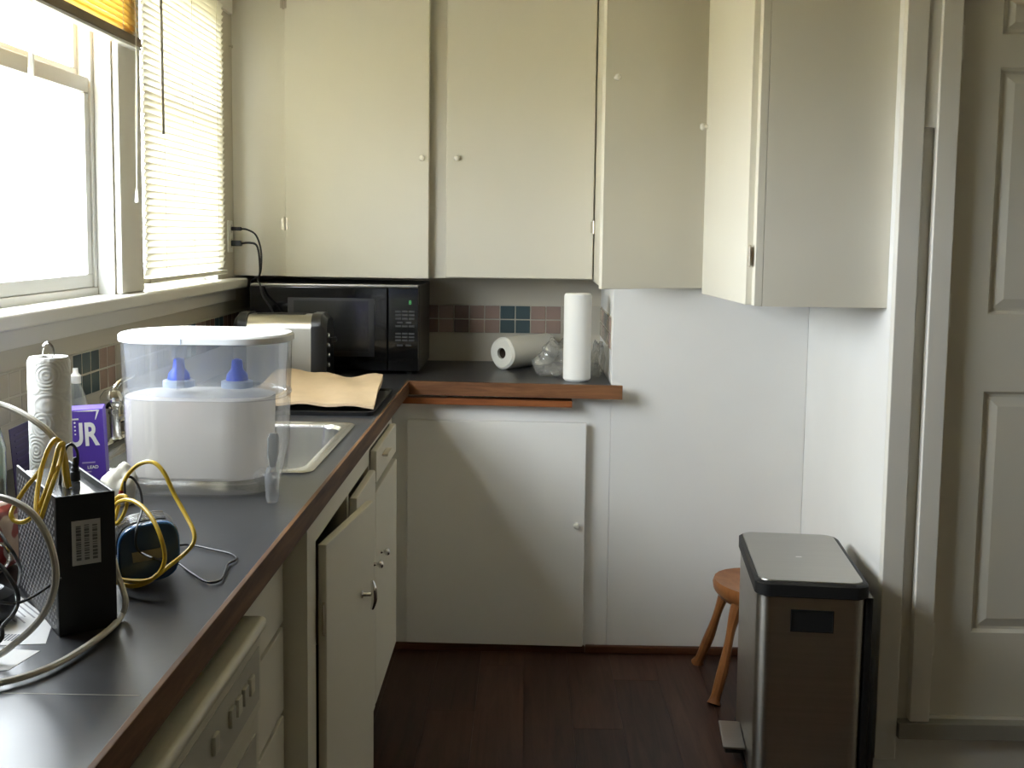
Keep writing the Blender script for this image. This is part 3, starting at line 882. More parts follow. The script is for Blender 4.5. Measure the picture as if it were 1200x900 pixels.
FILM = clear('plastic_film', (0.96, 0.96, 0.95), 0.10, (0.95, 0.95, 0.93), 0.24, 0.12, 0.5)
from mathutils import noise as mnoise
def crumple(name, label, c, s, seed, amp, cat='plastic bag'):
    bm = NB()
    bmesh.ops.create_icosphere(bm, subdivisions=4, radius=1.0)
    off = Vector((seed * 3.1, seed * 1.7, seed * 5.3))
    for v in bm.verts:
        p = v.co.copy()
        k = 1 + amp * 1.5 * mnoise.noise(p * 1.4 + off) + amp * 0.7 * (abs(mnoise.noise(p * 3.1 + off * 2)) * 1.5 - 0.4)
        q = Vector((p.x * s[0], p.y * s[1], p.z * s[2])) * k
        q = q + Vector(c)
        q.z = max(q.z, 0.9606)
        v.co = q
    return tag(obj(name, bm, FILM, sharp=1.3), label, cat)
crumple('plastic_bag', 'crumpled clear plastic wrap between the two paper towel rolls', (0.118, 4.07, 1.012), (0.078, 0.085, 0.075), 3, 0.42)
crumple('plastic_wrapper', 'loose clear wrapper behind the upright roll by the chase', (0.262, 4.06, 1.02), (0.022, 0.11, 0.075), 5, 0.35)

# ------------------------------------------------------------------ water filter dispenser
w = thing('water_dispenser', 'clear plastic water filter dispenser with white lid on counter', 'water dispenser', (-0.632, 2.178, 0.96))
SHELL = clear('clear_shell', (0.98, 0.985, 0.99), 0.10, (0.80, 0.84, 0.90), 0.05, 0.08)
HOPPER = clear('frosted_hopper', (0.96, 0.97, 0.985), 0.04, (0.84, 0.87, 0.92), 0.16, 0.2)
TANK = clear('frosted_tank', (0.9, 0.9, 0.9), 0.04, (0.86, 0.83, 0.79), 0.90, 0.25, 0.35)
LIDW = mat('white_lid', (0.86, 0.88, 0.90), 0.25)
BLUE = mat('blue_filter_cap', (0.02, 0.10, 0.80), 0.35)
PALEB = mat('pale_blue_ring', (0.50, 0.58, 0.72), 0.35)
wx, wy = -0.632, 2.178
obj('base_tray', loft(NB(), [rrect(wx - 0.012, wy, 0.135, 0.092, 0.075, 0.9605, 8), rrect(wx - 0.01, wy, 0.147, 0.102, 0.08, 0.967, 8), rrect(wx - 0.01, wy, 0.150, 0.104, 0.08, 0.986, 8), rrect(wx - 0.01, wy, 0.146, 0.100, 0.08, 0.988, 8)], cap1=False), SHELL, w)
obj('tank', loft(NB(), [rrect(wx - 0.014, wy, 0.134, 0.088, 0.075, 0.990, 8), rrect(wx - 0.014, wy, 0.140, 0.094, 0.08, 0.996, 8), rrect(wx - 0.014, wy, 0.142, 0.095, 0.08, 1.118, 8), rrect(wx - 0.014, wy, 0.143, 0.0955, 0.08, 1.146, 8), rrect(wx - 0.014, wy, 0.135, 0.090, 0.078, 1.148, 8)]), TANK, w)
obj('shell', loft(NB(), [rrect(wx, wy, 0.153, 0.1035, 0.085, 0.989, 10), rrect(wx, wy, 0.157, 0.106, 0.09, 1.05, 10), rrect(wx, wy, 0.163, 0.109, 0.095, 1.254, 10)], cap0=False, cap1=False), SHELL, w)
obj('hopper', loft(NB(), [rrect(wx, wy, 0.146, 0.092, 0.08, 1.152, 8), rrect(wx, wy, 0.151, 0.097, 0.085, 1.160, 8), rrect(wx, wy, 0.157, 0.103, 0.09, 1.252, 8)], cap1=False), HOPPER, w)
obj('rim_band', loft(NB(), [rrect(wx, wy, 0.1585, 0.107, 0.09, 1.146, 10), rrect(wx, wy, 0.1615, 0.110, 0.093, 1.149, 10), rrect(wx, wy, 0.1615, 0.110, 0.093, 1.153, 10), rrect(wx, wy, 0.160, 0.107, 0.09, 1.156, 10)], cap0=False, cap1=False), SHELL, w)
obj('lid', loft(NB(), [rrect(wx, wy, 0.163, 0.109, 0.095, 1.2545, 10), rrect(wx, wy, 0.167, 0.113, 0.098, 1.256, 10), rrect(wx, wy, 0.167, 0.113, 0.098, 1.267, 10), rrect(wx, wy, 0.163, 0.109, 0.095, 1.271, 10), rrect(wx, wy, 0.11, 0.07, 0.06, 1.276, 10)]), LIDW, w)
obj('lid_seam', B(wx - 0.019, wx - 0.0175, wy - 0.1137, wy - 0.1125, 1.2555, 1.267), PALEB, w)
for x in (-0.690, -0.574):
    fl = obj('filter', lathe(NB(), (x, wy, 1.161), (0, 0, 1), [(0.031, 0), (0.031, 0.012), (0.027, 0.014)], 24), PALEB, w)
    obj('filter_cap', lathe(NB(), (x, wy, 1.1755), (0, 0, 1), [(0.022, 0), (0.020, 0.012), (0.012, 0.022), (0.010, 0.040), (0.003, 0.043)], 20), BLUE, fl)
obj('fill_tube', lathe(NB(), (-0.690, wy, 1.2195), (0, 0, 1), [(0.013, 0), (0.015, 0.03)], 20, cap0=False, cap1=False), HOPPER, w)
obj('divider', B(-0.668, -0.6665, wy - 0.085, wy - 0.04, 1.165, 1.252), SHELL, w)
sp = obj('spigot', lathe(NB(), (-0.505, 2.082, 1.005), (0.75, -0.66, 0), [(0.016, 0), (0.016, 0.012), (0.010, 0.016), (0.010, 0.034)], 16), SHELL, w)
bm = NB()
lathe(bm, (-0.476, 2.050, 0.9615), (0, 0, 1), [(0.010, 0), (0.013, 0.01), (0.0135, 0.055), (0.009, 0.068)], 16)
obj('spigot_body', bm, clear('spigot_plastic', (0.88, 0.89, 0.90), 0.12, (0.55, 0.56, 0.57), 0.30, 0.1), sp)
obj('spigot_lever', loft(NB(), [rrect(-0.476, 2.050, 0.006, 0.004, 0.003, 1.030), rrect(-0.474, 2.048, 0.011, 0.005, 0.004, 1.055), rrect(-0.472, 2.045, 0.011, 0.005, 0.004, 1.085), rrect(-0.471, 2.044, 0.007, 0.004, 0.003, 1.094)]), clear('spigot_lever_plastic', (0.8, 0.8, 0.8), 0.1, (0.45, 0.46, 0.46), 0.5, 0.2), sp)

# ------------------------------------------------------------------ paper towel holder with its roll
h = thing('towel_holder', 'chrome wire paper towel holder with loop handle on counter', 'towel holder', (-0.811, 1.86, 0.96))
obj('base', lathe(NB(), (-0.811, 1.86, 0.9605), (0, 0, 1), [(0.062, 0), (0.062, 0.006), (0.05, 0.010), (0.012, 0.012)], 28), CHROME, h)
obj('rod', lathe(NB(), (-0.811, 1.86, 0.9715), (0, 0, 1), [(0.005, 0), (0.005, 0.285)], 10), CHROME, h)
obj('loop_handle', tube(NB(), [(-0.822, 1.86, 1.245), (-0.822, 1.86, 1.262), (-0.819, 1.86, 1.272), (-0.812, 1.86, 1.2775), (-0.805, 1.86, 1.272), (-0.802, 1.86, 1.262), (-0.802, 1.86, 1.245)], 0.0022, 8), CHROME, h)
t = thing('paper_towel_roll', 'embossed white paper towel roll on the wire holder', 'paper towel', (-0.811, 1.86, 0.974))
bm = NB(); roll_mesh(bm, (-0.811, 1.86, 0.974), (0, 0, 1), 0.0345, 0.019, 0.280)
def towel_material():
    m, nt, N, L = _nt('embossed_towel')
    b = N['Principled BSDF']; b.inputs['Base Color'].default_value = (0.88, 0.88, 0.84, 1); b.inputs['Roughness'].default_value = 0.9
    tc = N.new('ShaderNodeTexCoord'); vo = N.new('ShaderNodeTexVoronoi'); vo.inputs['Scale'].default_value = 26
    L.new(tc.outputs['Object'], vo.inputs['Vector'])
    ml = N.new('ShaderNodeMath'); ml.operation = 'MULTIPLY'; ml.inputs[1].default_value = 42
    L.new(vo.outputs['Distance'], ml.inputs[0])
    sn = N.new('ShaderNodeMath'); sn.operation = 'SINE'; L.new(ml.outputs[0], sn.inputs[0])
    bp = N.new('ShaderNodeBump'); bp.inputs['Strength'].default_value = 0.25; bp.inputs['Distance'].default_value = 0.0015
    L.new(sn.outputs[0], bp.inputs['Height']); L.new(bp.outputs[0], b.inputs['Normal'])
    return m
obj('paper', bm, towel_material(), t)
obj('core', loft(NB(), [circ((-0.811, 1.86, 0.976), 0.0188), circ((-0.811, 1.86, 1.252), 0.0188)], cap0=False, cap1=False), CARDB, t)

# ------------------------------------------------------------------ purple filter box
PURP = mat('purple_print', (0.082, 0.030, 0.36), 0.35, var=0.08, scale=(14, 14, 14))
PURPD = mat('dark_purple_print', (0.016, 0.007, 0.045), 0.4, var=0.08, scale=(14, 14, 14))
INKW = mat('white_ink', (0.82, 0.80, 0.78), 0.4)
INKL = mat('lilac_ink', (0.42, 0.33, 0.60), 0.4)
INKY = mat('yellow_ink', (0.60, 0.42, 0.08), 0.4)
bx = thing('filter_box', 'purple water filter carton with white lettering behind the roll', 'carton', (-0.922, 2.10, 0.9605), 0.27)
bx.rotation_euler = (0, -0.04, 0.27)
obj('carton', B(0, 0.107, 0, 0.062, 0.003, 0.158, bev=0.0012, seg=1), PURP, bx, local=True)
tm = text_mesh('PUR', 0.058, INKW, 'lettering', 0.0016)
o = link('lettering', tm, bx, local=True)
xs = [v.co.x for v in tm.vertices]; x0, x1 = min(xs), max(xs)
sc_ = 0.080 / (x1 - x0)
o.matrix_basis = Matrix.Translation((0.019 - x0 * sc_, -0.0006, 0.088)) @ Matrix.Rotation(PI / 2, 4, 'X') @ Matrix.Diagonal((sc_, 1.08, 1, 1))
bm = NB()
box(bm, 0.0475, 0.0625, -0.0012, -0.0002, 0.1385, 0.1415)
for k in range(4):
    lathe(bm, (0.0550, -0.0002, 0.133 - 0.0075 * k), (0, -1, 0), [(0.0018 - 0.0001 * k, 0), (0.0018 - 0.0001 * k, 0.001)], 8)
obj('lettering_marks', bm, INKW, bx, local=True)
bm = NB()
for a in (((0.052, 0.1555), (0.099, 0.1565), (0.101, 0.154), (0.088, 0.1535)), ((0.0965, 0.156), (0.1015, 0.156), (0.0935, 0.137), (0.0925, 0.137)), ((0.02, 0.150), (0.05, 0.153), (0.035, 0.149), (0.02, 0.1475))):
    loft(bm, [[Vector((x, -0.0002, z)) for x, z in a], [Vector((x, -0.0010, z)) for x, z in a]])
obj('corner_flash', bm, INKW, bx, local=True)
bm = NB()
for k, z in enumerate((0.052, 0.034, 0.028, 0.022)):
    box(bm, 0.064, 0.064 + (0.024, 0.016, 0.013, 0.018)[k], -0.0010, -0.0002, z, z + 0.0025)
obj('small_print', bm, INKL, bx, local=True)
o = link('small_lettering', text_mesh('LEAD', 0.0085, INKW, 'small_lettering', 0.0002), bx, local=True)
o.matrix_basis = Matrix.Translation((0.073, -0.0008, 0.041)) @ Matrix.Rotation(PI / 2, 4, 'X')
obj('filter_picture', B(0.044, 0.056, -0.0010, -0.0002, 0.006, 0.058), INKL, bx, local=True)
obj('picture_accent', B(0.030, 0.042, -0.0010, -0.0002, 0.03, 0.062), INKY, bx, local=True)
bm = NB()
fl = [(0.0, -0.0006), (-0.034, -0.165), (-0.0325, -0.1652), (0.0015, -0.0006)]
loft(bm, [[Vector((x + 0.02 * 0.25, y, 0.01)) for x, y in fl], [Vector((x, y, 0.155)) for x, y in fl]])
fo = obj('flap', bm, PURPD, bx, local=True)
bm = NB()
for k in range(8):
    z = 0.140 - 0.011 * k
    for (v0, v1) in ((-0.15, -0.07 - 0.02 * (k % 3)),):
        p = lambda v, zz: Vector((0.0025 + v * 0.206 + 0.005 * (0.155 - zz) / 0.145, v, zz))
        loft(bm, [[p(v0, z), p(v1, z), p(v1, z + 0.003), p(v0, z + 0.003)], [q + Vector((0.001, -0.0002, 0)) for q in (p(v0, z), p(v1, z), p(v1, z + 0.003), p(v0, z + 0.003))]])
obj('flap_print', bm, mat('dim_lilac_ink', (0.06, 0.045, 0.11), 0.5), fo, local=True)

# ------------------------------------------------------------------ bottles and small things by the wall
def bottle(name, label, c, prof, material, cap_prof, cap_mat, liquid=None):
    t = thing(name, label, 'bottle', c)
    obj('body', lathe(NB(), c, (0, 0, 1), prof, 24, cap1=False), material, t)
    obj('cap', lathe(NB(), c, (0, 0, 1), cap_prof, 16), cap_mat, t)
    if liquid:
        obj('liquid', lathe(NB(), (c[0], c[1], c[2] + 0.002), (0, 0, 1), liquid[0], 24), liquid[1], t)
CLRB = clear('clear_bottle', (0.80, 0.84, 0.82), 0.12, (0.6, 0.63, 0.6), 0.25, 0.1)
bottle('soap_bottle', 'slim clear soap bottle with pale cap behind the purple carton', (-0.955, 2.32, 0.9605),
       [(0.022, 0), (0.024, 0.004), (0.024, 0.13), (0.02, 0.155), (0.010, 0.182), (0.009, 0.19)], CLRB,
       [(0.011, 0.184), (0.011, 0.200), (0.006, 0.206), (0.005, 0.216)], KNOBW)
GREENB = clear('greenish_bottle', (0.72, 0.78, 0.72), 0.10, (0.42, 0.46, 0.38), 0.5, 0.12)
bottle('liquid_bottle', 'large greyish-green bottle with teal liquid at the left edge', (-0.908, 1.772, 0.9605),
       [(0.050, 0), (0.056, 0.006), (0.056, 0.15), (0.046, 0.19), (0.022, 0.215), (0.018, 0.225)], GREENB,
       [(0.021, 0.218), (0.021, 0.25), (0.018, 0.254)], KNOBW,
       ([(0.049, 0), (0.053, 0.006), (0.053, 0.105), (0.0528, 0.106)], mat('teal_liquid', (0.03, 0.13, 0.12), 0.15)))
bm = NB()
bmesh.ops.create_icosphere(bm, subdivisions=4, radius=1.0)
for v in bm.verts:
    p_ = v.co.copy()
    k_ = 1 + 0.28 * mnoise.noise(p_ * 1.7 + Vector((4, 1, 2))) + 0.12 * abs(mnoise.noise(p_ * 4 + Vector((1, 7, 3))))
    v.co = Vector((-0.752, 2.02, 0.992)) + Vector((p_.x * 0.030, p_.y * 0.028, p_.z * 0.043)) * k_
    v.co.z = max(v.co.z, 0.9606)
tag(obj('paper_napkin', bm, mat('offwhite_tissue', (0.78, 0.75, 0.65), 0.8), sharp=0.9), 'crumpled off-white napkin between purple carton and dispenser', 'napkin')

def red_pack():
    m, nt, N, L = _nt('red_white_wrapper')
    b = N['Principled BSDF']; b.inputs['Roughness'].default_value = 0.35
    tc = N.new('ShaderNodeTexCoord'); wv = N.new('ShaderNodeTexWave'); wv.inputs['Scale'].default_value = 16; wv.inputs['Distortion'].default_value = 4
    L.new(tc.outputs['Object'], wv.inputs['Vector'])
    cr = N.new('ShaderNodeValToRGB'); cr.color_ramp.elements[0].color = (0.30, 0.035, 0.03, 1); cr.color_ramp.elements[1].color = (0.55, 0.42, 0.35, 1)
    cr.color_ramp.elements[0].position = 0.55; cr.color_ramp.elements[1].position = 0.7
    L.new(wv.outputs[0], cr.inputs[0]); L.new(cr.outputs[0], b.inputs['Base Color'])
    bm = NB()
    bmesh.ops.create_icosphere(bm, subdivisions=4, radius=1.0)
    for v in bm.verts:
        p = v.co.copy()
        q = Vector((math.copysign(abs(p.x) ** 0.6, p.x) * 0.032, math.copysign(abs(p.y) ** 0.6, p.y) * 0.055, math.copysign(abs(p.z) ** 0.7, p.z) * 0.052))
        q *= 1 + 0.16 * mnoise.noise(p * 2.4)
        v.co = q + Vector((-0.788, 1.61, 1.013))
        v.co.z = max(v.co.z, 0.9608)
    return tag(obj('snack_pack', bm, m, sharp=0.9), 'crinkled red and white packet behind the router', 'packet')
red_pack()

# ------------------------------------------------------------------ loose papers
WPAP = mat('white_paper', (0.78, 0.78, 0.78), 0.7)
def paper(label, pts, z):
    bm = NB(); loft(bm, [[Vector((x, y, z)) for x, y in pts], [Vector((x, y, z + 0.0004)) for x, y in pts]])
    return tag(obj('paper_sheet', bm, WPAP), label, 'paper')
ps = paper('printed white paper sheet under the router front corner', [(-0.700, 1.493), (-0.612, 1.395), (-0.588, 1.318), (-0.675, 1.306), (-0.80, 1.36), (-0.80, 1.50)], 0.9602)
bm = NB()
dirv = Vector((0.088, -0.098, 0)).normalized(); nrm = Vector((-dirv.y, dirv.x, 0)) * -1
for k in range(9):
    a = Vector((-0.690, 1.475, 0.9607)) + nrm * (0.008 * k) + dirv * 0.01
    Lk = 0.085 - 0.012 * (k % 3)
    b = a + dirv * Lk
    q = [a, b, b + nrm * 0.0022, a + nrm * 0.0022]
    loft(bm, [q, [v + Vector((0, 0, 0.0002)) for v in q]])
obj('printed_lines', bm, mat('grey_ink', (0.35, 0.35, 0.37), 0.7), ps)
bm = NB()
for k in range(7):
    a = Vector((-0.652 + 0.0042 * k, 1.325, 0.9607))
    box(bm, a.x, a.x + 0.0024, a.y, a.y + 0.022, a.z, a.z + 0.0002)
obj('barcode', bm, mat('grey_blue_ink', (0.20, 0.22, 0.27), 0.7), ps)
paper('blank white paper sheet at the counter seam by the left edge', [(-0.640, 1.30), (-0.585, 1.295), (-0.595, 1.235), (-0.70, 1.20), (-0.74, 1.29)], 0.9602)

# ------------------------------------------------------------------ router
rt_ = thing('router', 'black upright router box with perforated side and white label', 'router', (-0.581, 1.341, 0.9605), math.atan2(0.589, 0.808))
RB = mat('router_black', (0.008, 0.008, 0.008), 0.42)
RG = mat('router_side', (0.035, 0.034, 0.036), 0.45)
RW, RL, RH = 0.072, 0.228, 0.178
obj('body', box(NB(), 0.004, RW - 0.004, 0.004, RL, 0, RH - 0.012, bev=0.003), RB, rt_, local=True)
obj('front_plate', box(NB(), 0, RW, 0, 0.0038, 0, RH, bev=0.0015), RB, rt_, local=True)
sp_ = obj('side_panel', box(NB(), 0.0, 0.0038, 0.004, RL, 0, RH, bev=0.001), RG, rt_, local=True)
obj('side_panel', box(NB(), RW - 0.0038, RW, 0.004, RL, 0, RH, bev=0.001), RB, rt_, local=True)
obj('top_panel', box(NB(), 0.0042, RW - 0.0042, 0.0045, RL - 0.002, RH - 0.0118, RH - 0.009), mat('router_top_gloss', (0.03, 0.03, 0.03), 0.12, spec=0.9), rt_, local=True)
bm = NB()
dk = finish
for r_ in range(26):
    for c_ in range(16):
        yy = 0.012 + c_ * 0.0145 + (0.00725 if r_ % 2 else 0)
        zz_ = 0.010 + r_ * 0.0063
        if yy > RL - 0.008:
            continue
        vs = [bm.verts.new((-0.0006, yy + dy, zz_ + dz)) for dy, dz in ((-0.0036, 0), (0, 0.0027), (0.0036, 0), (0, -0.0027))]
        tp = [bm.verts.new((-0.0001, v.co.y * 1.0, v.co.z)) for v in vs]
        bm.faces.new(vs)
        for k in range(4):
            bm.faces.new((vs[k], tp[k], tp[(k + 1) % 4], vs[(k + 1) % 4]))
g_ = obj('vent_perforations', bm, mat('vent_grey', (0.30, 0.30, 0.31), 0.45), sp_, local=True)
g_['kind'] = 'stuff'
lb = obj('label', box(NB(), 0.018, 0.053, -0.0008, -0.0001, 0.088, 0.145), mat('label_grey', (0.45, 0.45, 0.43), 0.6), rt_, local=True)
tag(lb, 'pale sticker with grey print')
bm = NB()
for k, xx in enumerate((0.023, 0.033, 0.043)):
    z_ = 0.094
    while z_ < 0.139:
        h_ = random.choice((0.0012, 0.002, 0.0032))
        box(bm, xx, xx + 0.006, -0.0013, -0.0009, z_, z_ + h_)
        z_ += h_ + random.choice((0.001, 0.0016))
obj('barcode', bm, mat('label_ink', (0.13, 0.13, 0.13), 0.7), lb, local=True)

YELLOW_COIL = [(-0.6, 1.43, 1.131), (-0.602, 1.43, 1.143), (-0.601, 1.42, 1.174), (-0.603, 1.41, 1.195), (-0.607, 1.4, 1.199), (-0.612, 1.39, 1.185), (-0.616, 1.38, 1.165), (-0.631, 1.37, 1.143), (-0.641, 1.36, 1.123), (-0.641, 1.35, 1.114), (-0.634, 1.345, 1.107), (-0.619, 1.34, 1.108), (-0.603, 1.335, 1.121), (-0.592, 1.335, 1.143), (-0.591, 1.36, 1.172), (-0.59, 1.375, 1.195), (-0.588, 1.385, 1.197), (-0.588, 1.375, 1.178), (-0.585, 1.345, 1.157), (-0.587, 1.325, 1.132), (-0.591, 1.32, 1.117), (-0.598, 1.325, 1.124), (-0.607, 1.35, 1.145), (-0.611, 1.375, 1.172), (-0.607, 1.39, 1.194), (-0.602, 1.4, 1.2), (-0.599, 1.41, 1.184), (-0.601, 1.42, 1.145), (-0.603, 1.43, 1.131)]
YELLOW_LOOP = [(-0.612, 1.6, 1.026), (-0.61, 1.62, 1.049), (-0.605, 1.63, 1.083), (-0.594, 1.63, 1.106), (-0.576, 1.63, 1.121), (-0.553, 1.62, 1.125), (-0.534, 1.61, 1.111), (-0.516, 1.6, 1.081), (-0.493, 1.58, 1.055), (-0.476, 1.56, 1.036), (-0.475, 1.55, 1.022), (-0.487, 1.54, 1.008), (-0.498, 1.52, 1.0), (-0.511, 1.505, 0.99), (-0.526, 1.495, 0.981), (-0.549, 1.5, 0.975), (-0.573, 1.52, 0.973)]
YELLOW_STRAND = [(-0.61, 1.59, 1.057), (-0.601, 1.6, 1.076), (-0.586, 1.595, 1.078), (-0.584, 1.585, 1.062), (-0.593, 1.58, 1.044), (-0.604, 1.585, 1.043), (-0.603, 1.59, 1.063), (-0.589, 1.585, 1.075), (-0.563, 1.56, 1.081), (-0.539, 1.54, 1.074), (-0.519, 1.52, 1.06), (-0.505, 1.505, 1.041), (-0.499, 1.5, 1.018), (-0.503, 1.495, 1.0), (-0.517, 1.49, 0.988), (-0.54, 1.495, 0.984), (-0.572, 1.51, 0.982)]
WHITE_UPPER = [(-0.793, 1.5, 1.242), (-0.753, 1.49, 1.239), (-0.713, 1.48, 1.232), (-0.681, 1.46, 1.227), (-0.649, 1.44, 1.217), (-0.625, 1.43, 1.203), (-0.61, 1.425, 1.184), (-0.606, 1.43, 1.149), (-0.61, 1.44, 1.127)]
WHITE_ARC = [(-0.692, 1.28, 1.142), (-0.656, 1.27, 1.154), (-0.621, 1.26, 1.159), (-0.591, 1.25, 1.156), (-0.564, 1.24, 1.144), (-0.547, 1.235, 1.122), (-0.537, 1.23, 1.098), (-0.535, 1.23, 1.072), (-0.544, 1.235, 1.044), (-0.561, 1.24, 1.017), (-0.591, 1.25, 0.989), (-0.622, 1.255, 0.967), (-0.678, 1.26, 0.944)]
WHITE_COUNTER = [(-0.544, 1.43, 1.035), (-0.537, 1.425, 1.014), (-0.527, 1.415, 0.999), (-0.518, 1.4, 0.986), (-0.526, 1.408, 0.967), (-0.522, 1.358, 0.967), (-0.527, 1.302, 0.967), (-0.538, 1.247, 0.967), (-0.554, 1.211, 0.967), (-0.58, 1.183, 0.967), (-0.622, 1.154, 0.967)]
BLACK_LOOP = [(-0.597, 1.62, 1.069), (-0.6, 1.63, 1.096), (-0.589, 1.63, 1.099), (-0.574, 1.62, 1.082), (-0.565, 1.6, 1.059), (-0.553, 1.545, 1.048), (-0.55, 1.53, 1.026), (-0.542, 1.53, 1.014), (-0.517, 1.52, 1.008), (-0.535, 1.655, 0.964), (-0.491, 1.597, 0.964), (-0.457, 1.558, 0.964), (-0.441, 1.567, 0.964), (-0.445, 1.608, 0.964), (-0.451, 1.646, 0.964), (-0.445, 1.673, 0.964), (-0.46, 1.7, 0.964), (-0.495, 1.722, 0.964), (-0.525, 1.74, 0.964), (-0.545, 1.748, 0.964), (-0.561, 1.738, 0.964)]
BLACK_LEFT_A = [(-0.724, 1.4, 1.103), (-0.676, 1.38, 1.087), (-0.65, 1.36, 1.07), (-0.642, 1.36, 1.057), (-0.655, 1.4, 1.027), (-0.712, 1.51, 0.964)]
BLACK_LEFT_B = [(-0.689, 1.33, 1.073), (-0.647, 1.32, 1.061), (-0.628, 1.31, 1.048), (-0.613, 1.3, 1.032), (-0.608, 1.29, 1.02), (-0.606, 1.27, 1.012), (-0.608, 1.25, 1.006), (-0.606, 1.24, 0.994), (-0.637, 1.24, 0.973)]
BLACK_LEFT_C = [(-0.65, 1.27, 1.034), (-0.624, 1.28, 1.025), (-0.609, 1.29, 1.021), (-0.594, 1.3, 1.026), (-0.58, 1.315, 1.035), (-0.569, 1.325, 1.041)]
DC_WIRE = [(-0.609, 1.47, 1.142), (-0.605, 1.47, 1.158), (-0.606, 1.47, 1.172), (-0.611, 1.465, 1.181), (-0.617, 1.46, 1.176), (-0.619, 1.455, 1.155), (-0.621, 1.45, 1.133), (-0.622, 1.45, 1.123)]


YEL = mat('yellow_cable', (0.60, 0.40, 0.025), 0.38)
WHT = mat('white_cable', (0.66, 0.64, 0.58), 0.4)
WH2 = mat('ivory_cable', (0.50, 0.46, 0.36), 0.4)
BLK = mat('black_cable', (0.010, 0.010, 0.011), 0.42)
def cable(name, pts, r, m, label, plug=None):
    t = thing(name, label, 'cable', pts[0])
    obj('sleeve', tube(NB(), pts, r, 8, 7), m, t)
    return t
y1c = cable('network_cable', YELLOW_COIL, 0.003, YEL, 'yellow network cable coiled over the top of the router')
y2c = cable('network_cable', YELLOW_LOOP, 0.0032, YEL, 'yellow network cable arching high over the blue device')
a, b = Vector(YELLOW_LOOP[1]), Vector(YELLOW_LOOP[2])
obj('red_band', tube(NB(), [a.lerp(b, 0.45) , a.lerp(b, 0.9)], 0.0037, 8, smooth=False), mat('red_band', (0.35, 0.03, 0.02), 0.4), y2c)
y3c = cable('network_cable', YELLOW_STRAND, 0.0031, YEL, 'yellow network cable draped low across the blue device front')
cable('coaxial_cable', WHITE_UPPER, 0.0042, WH2, 'ivory cable crossing in front of the paper towel roll')
cable('coaxial_cable', WHITE_ARC, 0.0042, WHT, 'white cable looping in front of the router side')
cable('coaxial_cable', WHITE_COUNTER, 0.0042, WHT, 'white cable lying on the counter around the router foot')
cable('thin_cable', BLACK_LOOP, 0.0019, BLK, 'thin black cable looping on the counter beside blue device')
cable('thin_cable', BLACK_LEFT_A, 0.0022, BLK, 'black cable running down behind the white loop')
cable('thin_cable', BLACK_LEFT_B, 0.0026, BLK, 'black cable curving over the printed sheet')
cable('thin_cable', BLACK_LEFT_C, 0.0020, BLK, 'thin black wire reaching from the adapter toward router')
dc = cable('power_plug', DC_WIRE, 0.002, BLK, 'black ribbed power plug and wire on top of the router')
p = Vector(DC_WIRE[0])
obj('plug_barrel', lathe(NB(), (p.x, p.y, 1.1305), (0, 0, 1), [(0.0065, 0), (0.0065, 0.012), (0.005, 0.014), (0.0055, 0.018), (0.004, 0.02), (0.005, 0.023), (0.0035, 0.025), (0.002, 0.032)], 12), BLACKM, dc)
ad = thing('power_adapter', 'rounded black power adapter on the paper at left edge', 'adapter', (-0.69, 1.395, 0.9612))
obj('housing', loft(NB(), [rrect(-0.697, 1.395, 0.030, 0.026, 0.02, 0.9612), rrect(-0.697, 1.395, 0.033, 0.029, 0.022, 0.972), rrect(-0.697, 1.395, 0.031, 0.027, 0.022, 0.995), rrect(-0.697, 1.395, 0.02, 0.017, 0.015, 1.004)]), BLACK, ad)
obj('collar_ring', tube(NB(), [(-0.70 + 0.017 * math.cos(a_), 1.43 + 0.004 * math.sin(a_), 1.035 + 0.017 * math.sin(a_)) for a_ in [2 * PI * k / 14 for k in range(15)]], 0.0025, 6, 2), CHROME, ad)

# ------------------------------------------------------------------ blue device
bd = thing('speaker_dock', 'squat blue-fronted electronic device with silver ribs on counter', 'device', (-0.553, 1.585, 0.9605), math.radians(24))
DBLUE = mat('deep_blue_plastic', (0.012, 0.045, 0.13), 0.3, coat=0.3)
BLUR = mat('blue_rim', (0.03, 0.11, 0.26), 0.25, coat=0.4)
def sq(hx, hz, y, n=28, e=0.62, zc=0.046, skew=0.10):
    pts = []
    for k in range(n):
        a_ = 2 * PI * k / n
        c_, s_ = math.cos(a_), math.sin(a_)
        x_ = math.copysign(abs(c_) ** e, c_) * hx
        z_ = math.copysign(abs(s_) ** e, s_) * hz
        pts.append(Vector((x_ , y + z_ * 0.12, zc + z_ + x_ * skew)))
    return pts
obj('housing', loft(NB(), [sq(0.041, 0.0420, -0.022), sq(0.0425, 0.0415, -0.015), sq(0.0425, 0.0415, 0.035), sq(0.036, 0.036, 0.05)]), mat('dark_grey_plastic', (0.05, 0.05, 0.052), 0.35), bd, local=True)
obj('rim', loft(NB(), [sq(0.0425, 0.0415, -0.0222), sq(0.0437, 0.0427, -0.026), sq(0.0425, 0.0415, -0.032), sq(0.0405, 0.0395, -0.0335)], cap1=False), BLUR, bd, local=True)
fp = obj('front_plate', loft(NB(), [sq(0.0405, 0.0395, -0.0325), sq(0.039, 0.038, -0.0330), sq(0.02, 0.02, -0.0335)]), DBLUE, bd, local=True)
obj('name_plate', box(NB(), -0.019, 0.024, -0.0352, -0.034, 0.036, 0.051, M=Matrix.Rotation(-0.10, 4, 'Y')), mat('label_tan', (0.33, 0.31, 0.26), 0.5), fp, local=True)
SILV = mat('silver_rib', (0.55, 0.55, 0.55), 0.25, 0.8)
for k in range(6):
    yy = -0.012 + k * 0.0085
    pr = sq(0.0435, 0.0425, yy)
    arc = [p_ for p_ in pr[5:15]]
    obj('rib', tube(NB(), arc, 0.0013, 6, 3), SILV, bd, local=True)

